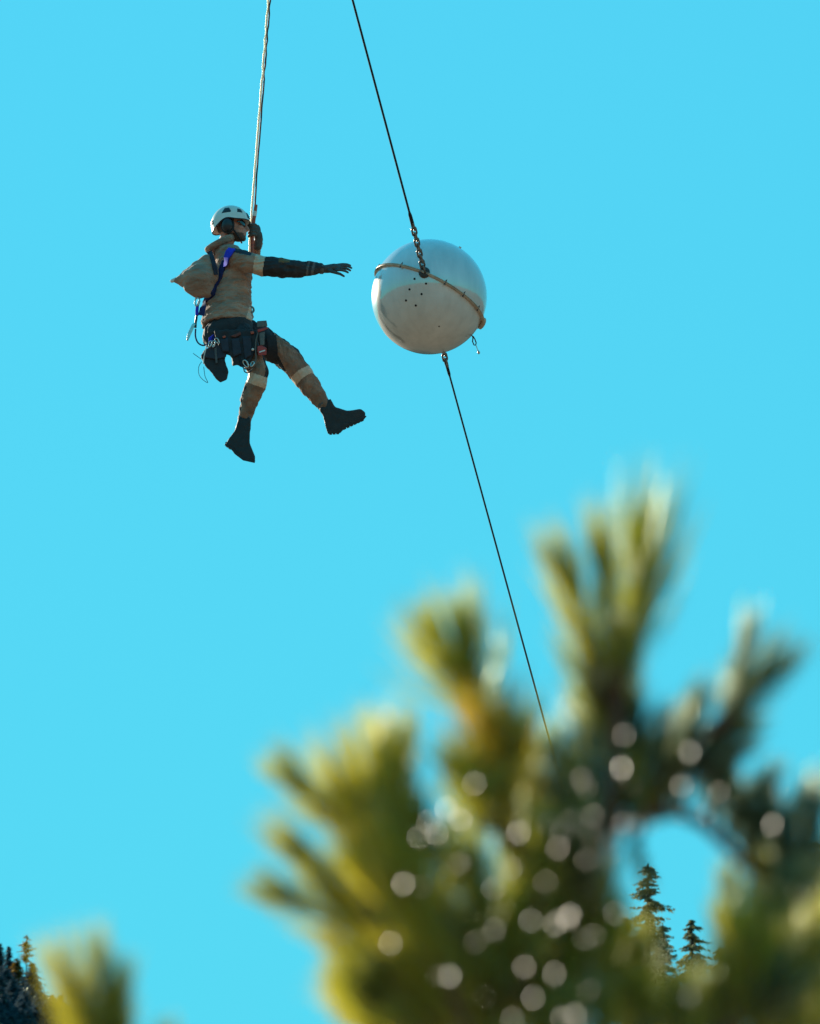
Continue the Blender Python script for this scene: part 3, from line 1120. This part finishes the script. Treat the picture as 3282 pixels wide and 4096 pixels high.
# jacket
mb = MB()
ringloft(mb, [(910, 1306, 0, .182, .205), (910, 1288, 0, .190, .212), (911, 1266, 0, .180, .204), (912, 1230, 0, .172, .200), (922, 1170, 0, .152, .195), (929, 1100, 0, .138, .200), (926, 1050, 0, .122, .205), (913, 1015, 0, .100, .165), (903, 992, 0, .078, .095)])
for pts, rr in (R_ARM, L_ARM):
    mb.limb(pts, rr)
me = mb.remesh('jacket', .0065, 8)
folds(me, .012, 8.0, (1, 1, 3.0))
folds(me, .007, 20.0, (1, 1, 2.4), 3.0)
a0 = R_ARM[0][1]
ad = (P(1140, 1072, .25) - P(1000, 1052, .235)).normalized()
jm = [M['jacket'], M['black'], M['band'], M['navy'], M['cuff'], M['patch']]
la = (L_ARM[0][2] - L_ARM[0][1]).normalized()
bare = [v.co.copy() for v in me.vertices]
for p in me.polygons:
    c = p.center
    x, y = topx(c)
    s = (c - a0).dot(ad) / PX
    near = (c - P(925, 1100, 0)).dot(L3) > .12
    if near and s > 4 and x > 985:
        if 22 < s < 62:
            p.material_index = 2
        elif s >= 62:
            p.material_index = 4 if 232 < s < 240 or 252 < s < 262 else 1
            if 118 < s < 162 and 1033 < y < 1050:
                p.material_index = 5
    elif near and 930 < x < 1020 and 994 + (x - 936) * .08 < y < 1008 + (x - 930) * .2:
        p.material_index = 3
jacket = mk('jacket', me, jm, man)

# loose hood lying open round the neck
mb = MB()
hc = P(880, 974, 0.0)
tilt = Vector((F3.x * .86, F3.y * .86, .50)).normalized()
nn = 28
inner, outer = [], []
rings = [[], [], [], [], []]
for q in range(nn):
    a = 2 * math.pi * q / nn
    d = tilt * math.cos(a) + L3 * math.sin(a)
    for k, (rx, ry, z) in enumerate([(.078, .085, -.035), (.118, .125, -.03), (.130, .128, .010), (.108, .108, .028), (.075, .082, .0)]):
        e = tilt * (math.cos(a) * rx) + L3 * (math.sin(a) * ry)
        rings[k].append(hc + e + (ZU * .86 - F3 * .5).normalized() * z)
mb.rings(rings, closed=True)
me = mb.mesh('hood')
hood = mk('hood', me, M['jacket'], man)
sub = hood.modifiers.new('s', 'SUBSURF')
sub.levels = sub.render_levels = 2

# trousers
mb = MB()
ringloft(mb, [(905, 1275, 0, .150, .175), (910, 1310, 0, .160, .185), (930, 1350, 0, .160, .185), (955, 1385, 0, .13, .16)])
mb.ellipsoid(P(880, 1345, .06), F3 * .13, L3 * .12, ZU * .13)
for pts, rr in (N_LEG, F_LEG):
    mb.limb(pts, rr)
me = mb.remesh('trousers', .0065, 8)
folds(me, .009, 11.0, (1.6, 1.6, 1.0), 7.0)
folds(me, .005, 26.0, (1.5, 1.5, 1.0), 9.0)
fk = F_LEG[0]
fd = (fk[5] - fk[3]).normalized()
nk = N_LEG[0]
nd = (nk[5] - nk[3]).normalized()
ffront = Vector((.75, 0, .66))


def off_axis(c, pts):
    """Direction from a limb's axis to a point on its cloth."""
    best = None
    for a, b in zip(pts, pts[1:]):
        d = b - a
        k = max(0.0, min(1.0, (c - a).dot(d) / d.dot(d)))
        q = c - (a + d * k)
        if best is None or q.length < best.length:
            best = q
    return best.normalized()


for p in me.polygons:
    c = p.center
    x, y = topx(c)
    isfar = x > 1078 or (c - P(1000, 1400, 0)).dot(Vector((0, -1, 0))) < 0
    if not isfar:
        s = (c - nk[2]).dot(nd) / PX
        if y < 1412:
            p.material_index = 1
        elif 8 < s < 52:
            p.material_index = 2
        elif s <= 8 and off_axis(c, nk).x > .72:
            p.material_index = 1
        elif s > 70 and off_axis(c, nk).x < -.8:
            p.material_index = 1
    else:
        s = (c - fk[3]).dot(fd) / PX
        if x < 1098 + max(0, (y - 1390) * .5):
            p.material_index = 1
        elif 2 < s < 38:
            p.material_index = 2
        elif s <= 2 and off_axis(c, fk).dot(ffront) > .80:
            p.material_index = 1
trousers = mk('trousers', me, [M['trouser'], M['black'], M['band']], man)


# boots
def boot(outline, sole, t0, t1, shaft):
    mb = MB()
    mb.prism(outline, t0, t1)
    if shaft:
        mb.limb(*shaft)
    me = mb.remesh('boot', .008, 5)
    folds(me, .0025, 30.0)
    b = mk('boot', me, M['boot'], man)
    if shaft:
        c_ = MB()
        d_ = (shaft[0][1] - shaft[0][0]).normalized()
        c_.lathe(shaft[0][0], d_, [(shaft[1][0] * k_, z_) for k_, z_ in ((.9, -.012), (1.08, -.012), (1.14, 0), (1.08, .012), (.9, .012))], 20, closed=True)
        mk('collar', c_, M['cuff'], b)
    s = MB()
    s.prism(sole, t0 - .002, t1 + .002)
    me = s.remesh('sole', .006, 1)
    mk('sole', me, M['rubber'], b)
    # lugs of the tread
    n = len(LUG)
    for (x0, y0), (x1, y1) in LUG:
        l = MB()
        c0, c1 = P(x0, y0, (t0 + t1) / 2), P(x1, y1, (t0 + t1) / 2)
        d = (c1 - c0)
        u = d.normalized()
        v = u.cross(Vector((0, 1, 0))).normalized()
        l.box((c0 + c1) / 2, u * (d.length / 2), v * .0045, Vector((0, (t1 - t0) / 2 - .004, 0)))
        mk('tread_lug', l, M['rubber'], b, smooth=False)
    return b


def zz(pts):
    return [(640 + x * .5208, 1180 + y * .5208) for x, y in pts]


def lugs(a, b, n, duty=.78):
    out = []
    for i in range(n):
        s0, s1 = i / n, (i + duty) / n
        out.append(((a[0] + (b[0] - a[0]) * s0, a[1] + (b[1] - a[1]) * s0), (a[0] + (b[0] - a[0]) * s1, a[1] + (b[1] - a[1]) * s1)))
    return out


LUG = lugs((1374, 1711), (1458, 1672), 6) + lugs((1318, 1730), (1360, 1727), 3)
boot(zz([(1225, 880), (1310, 795), (1345, 860), (1440, 890), (1545, 876), (1580, 905), (1575, 945), (1420, 1010), (1385, 1045), (1290, 1060), (1268, 985), (1255, 930)]),
     zz([(1266, 990), (1300, 1030), (1370, 1020), (1420, 985), (1575, 925), (1590, 930), (1560, 968), (1425, 1020), (1385, 1062), (1292, 1068)]), -.135, -.045,
     pp((1296, 1618, -.09, .048), (1322, 1660, -.09, .050)))
LUG = lugs((948, 1804), (1016, 1842), 5) + lugs((904, 1776), (926, 1792), 2)
boot(zz([(605, 945), (700, 950), (690, 1080), (692, 1140), (733, 1245), (728, 1280), (645, 1262), (580, 1212), (560, 1185), (505, 1150), (532, 1100), (578, 1040), (592, 985)]),
     zz([(502, 1140), (560, 1165), (590, 1205), (655, 1248), (734, 1270), (730, 1291), (640, 1271), (574, 1221), (553, 1191), (497, 1153)]), .06, .15,
     pp((980, 1672, .10, .047), (978, 1715, .105, .050)))

# gloves
mb = MB()
mb.limb(*pp((1282, 1076, .22, .030), (1305, 1076, .22, .031), (1330, 1073, .22, .034)))
mb.ellipsoid(P(1338, 1071, .22), RIGHT * .050, Vector((0, .036, .012)), Vector((0, -.010, .030)), 16, 10)
for ch in ([(1348, 1060, .195), (1372, 1057, .19), (1390, 1058, .19), (1402, 1062, .19)], [(1352, 1065, .22), (1378, 1063, .22), (1396, 1066, .225), (1407, 1072, .225)],
           [(1351, 1073, .24), (1375, 1072, .245), (1392, 1076, .25), (1402, 1082, .25)], [(1345, 1080, .25), (1366, 1080, .26), (1382, 1084, .26), (1393, 1090, .26)]):
    mb.limb([P(*q) for q in ch], [.0105, .0105, .0095, .0080])
mb.limb([P(*q) for q in [(1318, 1083, .245), (1342, 1090, .265), (1362, 1096, .27), (1377, 1105, .27)]], [.014, .012, .0105, .008])
me = mb.remesh('glove', .0038, 2)
g = mk('glove', me, M['glove'], man)
mb = MB()
mb.lathe(P(1287, 1076, .22), Vector((1, 0, .0)), [(.034, -.016), (.038, -.012), (.038, .010), (.034, .016)], 20, cap=True)
mk('cuff', mb, M['cuff'], g)

RT = -.06                            # the rope passes just beyond his face
mb = MB()
for k, yy in enumerate((904, 917, 930, 943)):
    xr = 1012 - (yy - 900) * .06
    c = P(xr, yy, RT)
    pts = []
    for a in (-15, 35, 80, 125, 170, 205):
        a = rad(a)
        pts.append(c + Vector((math.cos(a) * .026, -math.sin(a) * .026, .004 * math.cos(a))))
    mb.limb(pts, [.0125, .0125, .012, .0115, .011, .010], 10)
mb.ellipsoid(P(1031, 925, RT - .03), RIGHT * .026, Vector((0, .034, 0)), ZU * .052, 16, 10)
mb.limb(*pp((1032, 938, RT - .03, .034), (1036, 958, RT - .04, .033), (1030, 985, RT - .05, .032)))
mb.limb(*pp((1024, 905, RT - .03, .014), (1008, 897, RT - .02, .013), (996, 903, RT + .015, .011)))
me = mb.remesh('glove', .0042, 2)
mk('glove', me, M['glove2'], man)

# helmet
hm = HC + ZU * .012 + HF * -.008
HX, HY, HZ = .147, .120, .150
tl = rad(4)
AX = (HF * math.cos(tl) + ZU * math.sin(tl)).normalized()
AZ = (ZU * math.cos(tl) - HF * math.sin(tl)).normalized()


def hsurf(u, v, off=0.0):
    """Helmet surface; u = angle round from the front towards the camera side, v = height angle."""
    return hm + AX * ((HX + off) * math.cos(v) * math.cos(u)) + HL * ((HY + off) * math.cos(v) * math.sin(u)) + AZ * ((HZ + off) * math.sin(v))


def rim(u):
    c = math.cos(u)
    return rad(6) * max(c, 0) - rad(17) * max(-c, 0) ** 1.3 + rad(9) * math.exp(-((c + .12) / .42) ** 2) - rad(3)


mb = MB()
nu, nv = 64, 18
outer, inn = [], []
for j in range(nv):
    ro = []
    for i in range(nu):
        u = 2 * math.pi * i / nu
        v = rim(u) + (math.pi / 2 - .02 - rim(u)) * (j / (nv - 1))
        ro.append(hsurf(u, v, .004 * math.exp(-j * 1.2)))
    outer.append(ro)
inn = [[hsurf(2 * math.pi * i / nu, rim(2 * math.pi * i / nu) + .01, -.012) for i in range(nu)]]
mb.rings(list(reversed(outer)) + inn + [[hsurf(2 * math.pi * i / nu, rim(2 * math.pi * i / nu) + (1.5 - rim(2 * math.pi * i / nu)) * .9, -.014) for i in range(nu)]])
helmet = mk('helmet', mb, M['helmet'], man)
mb = MB()
mb.tube([hsurf(2 * math.pi * i / nu, rim(2 * math.pi * i / nu) - .01, .001) for i in range(nu)], .0042, 6, closed=True)
mk('rim_trim', mb, M['plastic'], helmet)


def hpatch(name, corners, parent, m, off=.0045, n=7):
    """Curved patch on the helmet between four (u, v) corners, in degrees."""
    mb = MB()
    (a, b, c, d) = corners
    v = []
    for j in range(n):
        for i in range(n):
            s, t = i / (n - 1), j / (n - 1)
            x = (a[0] * (1 - s) + b[0] * s) * (1 - t) + (d[0] * (1 - s) + c[0] * s) * t
            y = (a[1] * (1 - s) + b[1] * s) * (1 - t) + (d[1] * (1 - s) + c[1] * s) * t
            e = .0 if 0 < i < n - 1 and 0 < j < n - 1 else .004
            v.append(hsurf(rad(x), rad(y), off - e * 1.4))
    f = [(j * n + i, j * n + i + 1, (j + 1) * n + i + 1, (j + 1) * n + i) for j in range(n - 1) for i in range(n - 1)]
    mb.add(v, f)
    return mk(name, mb, m, parent)


for s in (1, -1):
    hpatch('vent', [(s * 112, 22), (s * 76, 22), (s * 84, 46), (s * 104, 46)], helmet, M['plastic'])
    hpatch('vent', [(s * 60, 22), (s * 36, 22), (s * 40, 38), (s * 54, 40)], helmet, M['plastic'])
hpatch('headlamp_clip', [(20, 8), (-20, 8), (-16, 30), (16, 30)], helmet, M['plastic'], .006)
hpatch('rear_clip', [(166, -2), (140, -4), (146, 12), (162, 14)], helmet, M['plastic'], .004)

# ear defenders, glasses, chin strap
mb = MB()
ec = HC + HF * -.016 + HL * .098 - ZU * .025
mb.ellipsoid(ec + HL * .004, HF * .042, HL * .030, ZU * .056, 24, 14)
muff = mk('ear_defender', mb, M['plastic'], man)
mb = MB()
rgs = []
for i in range(28):
    a = 2 * math.pi * i / 28
    rgs.append(ec - HL * .014 + HF * (.043 * math.cos(a)) + ZU * (.057 * math.sin(a)))
mb.tube(rgs, .010, 8, closed=True)
mk('cushion', mb, M['black'], muff)
mb = MB()
mb.tube([ec + ZU * .05 + HL * .01, ec + ZU * .062 + HL * .008], [.006, .005], 8)
mk('arm', mb, M['plastic'], muff)
mb = MB()
mb.ellipsoid(HC + HF * -.016 - HL * .098 - ZU * .025, HF * .042, HL * .030, ZU * .056, 20, 12)
mk('ear_defender', mb, M['plastic'], man)
mb = MB()
gl = MB()
gp = []
for i in range(13):
    a = rad(-80 + 160 * i / 12)
    gp.append(HC + HF * (.030 + .072 * math.cos(a) ** .7 if math.cos(a) > 0 else .03) + HL * (.080 * math.sin(a)) + ZU * .006)
gl.rings([[p - ZU * .020 * (1 if 1 < i < 11 else .3), p - ZU * .020 * (1 if 1 < i < 11 else .3) + HF * .006, p + ZU * .017 * (1 if 1 < i < 11 else .3) + HF * .006, p + ZU * .017 * (1 if 1 < i < 11 else .3)] for i, p in enumerate(gp)])
mk('safety_glasses', gl, M['glass'], man)
mb = MB()
sp = [HC + HF * -.02 + HL * .088 + ZU * .01, HC + HF * .03 + HL * .077 - ZU * .06, HC + HF * .072 + HL * .04 - ZU * .122, HC + HF * .075 - ZU * .132, HC + HF * .072 - HL * .04 - ZU * .122, HC + HF * .03 - HL * .077 - ZU * .06]
mb.tube(sp, .0065, 6)
mk('chin_strap', mb, M['black'], man)

# ------------------------------------------------------------------ harness straps on the surface of the clothes


def bvh_of(objs):
    v, f = [], []
    for o in objs:
        k = len(v)
        wv = Vector((0, 0, 0))
        q = o
        while q is not None:
            wv += q.location
            q = q.parent
        v += [x.co + wv for x in o.data.vertices]
        f += [tuple(i + k for i in p.vertices) for p in o.data.polygons]
    return BVHTree.FromPolygons(v, f)


SURF = bvh_of([jacket, trousers])


def surf(px, py, off=.008, fallback=.15):
    d = ray(px, py).normalized()
    h = SURF.ray_cast(CAM, d)
    if h[0] is None:
        return P(px, py, fallback), -d
    n = h[1]
    if n.dot(d) > 0:
        n = -n
    return h[0] + n * off, n


def strap(name, path, width, m, parent, off=.008, thick=.005, step=6):
    pts = []
    for i in range(len(path) - 1):
        a, b = path[i], path[i + 1]
        for k in range(step):
            s = k / step
            pts.append((a[0] + (b[0] - a[0]) * s, a[1] + (b[1] - a[1]) * s))
    pts.append(path[-1])
    ps = [surf(x, y, off) for x, y in pts]
    co = [p for p, _ in ps]
    nr = [n for _, n in ps]
    for _ in range(8):
        co = [co[0]] + [(co[i - 1] + co[i] * 2 + co[i + 1]) / 4 for i in range(1, len(co) - 1)] + [co[-1]]
        nr = [nr[0]] + [((nr[i - 1] + nr[i] * 2 + nr[i + 1]) / 4).normalized() for i in range(1, len(nr) - 1)] + [nr[-1]]
    sides = []
    for i in range(len(co)):
        d = co[min(i + 1, len(co) - 1)] - co[max(i - 1, 0)]
        sides.append(d.cross(nr[i]).normalized() * (width / 2))
    mb = MB()
    mb.ribbon(co, sides, nr, thick)
    return mk(name, mb, m, parent)


har = strap('harness_strap', [(930, 1003), (922, 1012), (914, 1030), (907, 1056)], .068, M['blue'], man, .016, .010)
strap('harness_strap', [(904, 1044), (892, 1085), (872, 1130), (852, 1170), (830, 1200)], .052, M['darkblue'], man, .012, .007)
strap('harness_strap', [(836, 1005), (848, 1030), (858, 1062), (862, 1092)], .046, M['navy'], man, .012, .006)
strap('harness_strap', [(830, 1198), (814, 1225), (806, 1262)], .045, M['darkblue'], man, .012, .007)
mb = MB()
bc = P(912, 1328, 0)
bx = (F3 * .97 + ZU * .18).normalized()
nb_ = 40
rg = []
for ro, zo in ((.985, -.045), (1.05, -.046), (1.07, -.03), (1.07, .03), (1.05, .046), (.985, .045)):
    rg.append([bc + bx * (.172 * ro * math.cos(2 * math.pi * q / nb_)) + L3 * (.198 * ro * math.sin(2 * math.pi * q / nb_)) + ZU * zo for q in range(nb_)])
mb.rings(rg, closed=True)
mk('harness_belt', mb, M['black'], man)
strap('leg_loop', [(1085, 1345), (1092, 1385), (1096, 1425), (1085, 1440)], .07, M['black'], man, .012, .010)

# ------------------------------------------------------------------ things he carries
mb = MB()
mb.limb(*pp((822, 1105, .13, .105), (800, 1115, .15, .118), (770, 1118, .15, .090), (735, 1120, .14, .052), (700, 1120, .13, .020)))
mb.limb(*pp((838, 1085, .14, .075), (828, 1048, .14, .062), (790, 1078, .14, .060), (750, 1102, .14, .045)))
mb.limb(*pp((825, 1155, .14, .065), (795, 1162, .15, .060), (760, 1145, .15, .052)))
me = mb.remesh('backpack', .009, 5)
folds(me, .008, 13.0, (1, 1, 1), 2.0)
bag = mk('backpack', me, [M['jacket'], M['navy']])
tag(bag, 'tan cloth bag with a pointed end on the worker\'s back', 'bag')
mb = MB()
mb.limb(*pp((706, 1118, .13, .018), (688, 1124, .13, .014)))
me = mb.remesh('closure', .005, 2)
mk('closure', me, M['white'], bag)
SURF = bvh_of([bag, jacket, trousers])
strap('shoulder_strap', [(838, 1008), (850, 1040), (858, 1075), (862, 1100)], .040, M['navy'], bag, .010, .006)
strap('harness_strap', [(898, 1060), (882, 1105), (862, 1150), (840, 1188), (822, 1212)], .050, M['darkblue'], man, .014, .007)


def outline6(pts):
    return [(740 + x * .28935, 1160 + y * .28935) for x, y in pts]


mb = MB()
mb.prism(outline6([(225, 900), (265, 835), (400, 770), (540, 760), (580, 830), (565, 910), (548, 970), (590, 1080), (602, 1130), (578, 1245), (492, 1278), (425, 1215), (335, 1105), (275, 1035), (220, 930)]), .17, .27)
me = mb.remesh('tool_pouch', .009, 4)
folds(me, .005, 16.0)
pouch = tag(mk('tool_pouch', me, M['black']), 'black cloth tool pouch hanging behind the worker\'s thigh', 'pouch')
mb = MB()
mb.prism(outline6([(262, 838), (400, 765), (560, 755), (590, 840), (570, 930), (420, 960), (250, 930)]), .16, .285)
mk('flap', mb.remesh('flap', .007, 4), M['navy'], pouch)
mb = MB()
mb.prism(outline6([(405, 800), (440, 795), (455, 1010), (425, 1015)]), .272, .292)
mk('strap', mb.remesh('strap', .005, 1), M['cuff'], pouch)
mb = MB()
mb.prism(outline6([(400, 560), (760, 540), (990, 560), (1000, 760), (960, 900), (860, 1060), (790, 1070), (720, 1035), (655, 1050), (665, 1000), (640, 905), (560, 880), (480, 800)]), .20, .29)
me = mb.remesh('tool_holster', .009, 3)
folds(me, .007, 18.0)
hol = tag(mk('tool_holster', me, M['black']), 'black holster on the worker\'s belt between pouch and red tools', 'holster')
mb = MB()
mb.prism(outline6([(620, 640), (770, 575), (780, 615), (700, 655)]), .285, .302)
mk('red_flap', mb.remesh('red_flap', .004, 1), mat('rust_red_cloth', (0.16, 0.035, 0.02), (0.09, 0.02, 0.015), .7, 50), hol)


for q_ in ([(480, 690), (600, 660), (620, 860), (520, 850)], [(640, 680), (750, 660), (790, 880), (670, 930)], [(790, 640), (920, 640), (930, 900), (830, 960)]):
    mb = MB()
    mb.prism(outline6(q_), .27, .306)
    mk('pocket', mb.remesh('pocket', .006, 6), M['navy'], hol)


def tool(label, body, red, stripe=None, t0=.24, t1=.31):
    mb = MB()
    mb.prism(outline6(body), t0, t1)
    o = mk('hand_tool', mb.remesh('hand_tool', .006, 2), M['grey'])
    mb = MB()
    mb.prism(outline6(red), t0 - .004, t1 + .006)
    mk('grip', mb.remesh('grip', .005, 2), M['red'], o)
    if stripe:
        mb = MB()
        mb.prism(outline6(stripe), t1 + .003, t1 + .011)
        mk('label_stripe', mb, M['white'], o, smooth=False)
    return tag(o, label, 'tool')


tool('grey tool with a red lower edge at the front of the worker\'s belt', [(1000, 430), (1130, 420), (1145, 505), (1000, 520)], [(1000, 545), (1145, 508), (1150, 530), (1100, 560), (1010, 585)])
tool('red tool with a white stripe hanging below the grey one', [(1030, 590), (1105, 575), (1100, 770), (1040, 770)], [(1000, 775), (1060, 765), (1130, 800), (1130, 895), (1020, 905), (1005, 850)], [(1030, 850), (1110, 825), (1112, 842), (1032, 868)])


def cord(name, label, cat, pts, r, m, n=8):
    """A line through (x, y, t) points given in the belt close-up's coordinates."""
    ps = [P(740 + x * .28935, 1160 + y * .28935, t) for x, y, t in pts]
    out = []
    for i in range(len(ps) - 1):
        a = ps[max(i - 1, 0)]; b = ps[i]; c = ps[i + 1]; d = ps[min(i + 2, len(ps) - 1)]
        for k in range(8):
            u = k / 8
            out.append(0.5 * ((2 * b) + (c - a) * u + (2 * a - 5 * b + 4 * c - d) * u * u + (-a + 3 * b - 3 * c + d) * u ** 3))
    out.append(ps[-1])
    mb = MB()
    mb.tube(out, r, n)
    return tag(mk(name, mb, m), label, cat)


cord('lanyard', 'blue lanyard looping below the worker\'s back', 'lanyard', [(150, 540, .16), (148, 640, .17), (180, 725, .18), (245, 765, .18), (320, 745, .2), (370, 690, .22), (395, 630, .22)], .006, M['darkblue'])
mb = MB()
mb.prism(outline6([(330, 660), (400, 610), (410, 650), (385, 705), (340, 735), (325, 715)]), .20, .225)
tag(mk('webbing_loop', mb.remesh('webbing_loop', .004, 2), M['blue']), 'bright blue webbing tab at the end of the lanyard', 'webbing')
cord('cord', 'thin dark cord loop dangling beside the black pouch', 'cord', [(235, 990, .2), (195, 1060, .2), (195, 1160, .2), (240, 1230, .2), (318, 1280, .2), (280, 1190, .21), (262, 1060, .22)], .0022, M['cable'], 6)
cord('cord', 'short dark cord end sticking out left of the black pouch', 'cord', [(115, 875, .2), (170, 915, .2), (225, 955, .21)], .0022, M['cable'], 6)
cord('cord', 'cream cord hanging down the edge of the black pouch', 'cord', [(300, 760, .28), (285, 840, .285), (265, 930, .28), (258, 1020, .27)], .0045, M['white'])
cord('cord', 'grey cord hanging in front of the black holster', 'cord', [(1015, 590, .30), (985, 700, .305), (980, 850, .305), (985, 950, .30), (955, 1060, .29), (900, 1140, .28)], .006, M['grey'])
cord('cord', 'dark cord looping under the black holster', 'cord', [(750, 900, .30), (770, 1010, .30), (820, 1085, .3), (880, 1095, .3), (905, 1115, .3), (880, 1145, .3), (830, 1130, .3), (815, 1090, .3)], .0045, M['cable'])


for nm_, pts_ in (('small orange tag clipped to the belt above the pouch', [(520, 640), (560, 625), (570, 650), (530, 668)]), ('orange cord lock beside the black holster', [(905, 575), (950, 565), (960, 600), (915, 612)])):
    mb = MB()
    mb.prism(outline6(pts_), .29, .315)
    tag(mk('equipment_tag', mb.remesh('equipment_tag', .004, 1), M['orange']), nm_, 'tag')


def carabiner(label, c, a, ln, wd, r=.0045, t=.25, m='steel'):
    cc = P(740 + c[0] * .28935, 1160 + c[1] * .28935, t)
    ax = (RIGHT * math.sin(rad(a)) + ZU * math.cos(rad(a))).normalized()
    sd = (RIGHT * math.cos(rad(a)) - ZU * math.sin(rad(a)) + Vector((0, -.4, 0))).normalized()
    mb = MB()
    pts = []
    for i in range(20):
        q = 2 * math.pi * i / 20
        k = 1 + .18 * math.cos(q)
        pts.append(cc + ax * (math.cos(q) * ln / 2) + sd * (math.sin(q) * wd / 2 * k))
    mb.tube(pts, r, 8, closed=True)
    o = mk('carabiner', mb, M[m])
    g = MB()
    g.tube([pts[4], pts[8]], r * 1.5, 8)
    mk('gate', g, M[m], o)
    return tag(o, label, 'carabiner', 'carabiners on the harness')


carabiner('steel carabiner hanging under the tan bag', (170, 165), 4, .066, .036, .0062, .16)
carabiner('leftmost of the carabiners racked on the belt above the pouch', (352, 745), 14, .050, .024, .004, .295)
carabiner('middle one of the carabiners racked on the belt above the pouch', (398, 745), 6, .052, .024, .004, .30)
carabiner('rightmost of the carabiners racked on the belt above the pouch', (450, 705), -32, .050, .024, .004, .30)
carabiner('carabiner with a bright gate at the foot of the black holster', (845, 1020), -35, .062, .030, .0055, .30)
carabiner('carabiner beside the near thigh below the holster', (935, 1025), 20, .040, .026, .005, .30)
# descender hanging behind the back
mb = MB()
mb.prism(outline6([(20, 690), (40, 600), (95, 480), (135, 445), (150, 470), (110, 560), (65, 660), (45, 705)]), .14, .165)
dsc = tag(mk('descender', mb.remesh('descender', .004, 1), M['steel']), 'slim steel descender dangling behind the worker\'s back', 'descender')
mb = MB()
mb.tube([P(740 + x * .28935, 1160 + y * .28935, .15) for x, y in [(165, 345), (160, 400), (150, 450), (148, 520)]], .009, 8)
mk('lever', mb, M['plastic'], dsc)
mb = MB()
mb.tube([P(740 + x * .28935, 1160 + y * .28935, .15) for x, y in [(175, 215), (168, 290), (170, 350)]], [.012, .013, .013], 8)
tag(mk('webbing_strap', mb, M['blue']), 'short blue webbing strap between carabiner and descender', 'webbing')
# chest and hip metalwork
mb = MB()
mb.lathe(P(1008, 1238, .06), (F3 * .3 + L3 * .9).normalized(), [(.016, -.005), (.026, -.005), (.028, 0), (.026, .005), (.016, .005)], 20, closed=True)
tag(mk('attachment_ring', mb, M['zinc']), 'metal attachment ring at the front of the worker\'s waist', 'ring')
mb = MB()
mb.ball(P(1012, 1398, .32), .010)
tag(mk('snap_button', mb, M['white']), 'small white button shining beside the red tool', 'button')

# ------------------------------------------------------------------ the rope he hangs from
LINE = [(1095, -260), (1078, 0), (1046, 410), (1012, 845), (1005, 960), (1002, 1060), (1005, 1150), (1010, 1232)]


def line_at(y):
    for (x0, y0), (x1, y1) in zip(LINE, LINE[1:]):
        if y0 <= y <= y1:
            return x0 + (x1 - x0) * (y - y0) / (y1 - y0)
    return LINE[-1][0]


rope = thing('rope', 'long white and red twin rope the worker hangs from', 'rope', P(1010, 1236, RT))
for ph, m, r in ((0, 'ropewhite', .0076), (math.pi, 'darkred', .0062)):
    pts = []
    y = -260.0
    end = 1232 if ph == 0 else 826
    while y <= end:
        a = ph + math.pi + 0.5 * math.sin(y / 53.0) + (0.9 * math.sin(y / 17.0) if y < 330 else 0.25 * math.sin(y / 21.0))
        sx = math.cos(a) * 4.8
        pts.append(P(line_at(y) + sx + (3.0 if ph else 0) * max(0, (y - 700) / 126), y, RT + math.sin(a) * .0075))
        y += 6
    mb = MB()
    mb.tube(pts, r, 8)
    mk('strand', mb, M[m], rope)
mb = MB()
sl = [(1025, 820), (1021, 850), (1016, 880), (1013, 910), (1010, 960), (1010, 1010), (1008, 1050)]
mb.tube([P(x, y, RT + .005) for x, y in sl], [.0125, .014, .014, .014, .013, .012, .011], 10)
slv = mk('sleeve', mb, M['orange'], rope)
mb = MB()
mb.tube([P(1021.5, 846, RT + .005), P(1018.2, 866, RT + .005)], .0152, 12)
mk('white_band', mb, M['white'], slv)

bpy.data.scenes.remove(WORK)
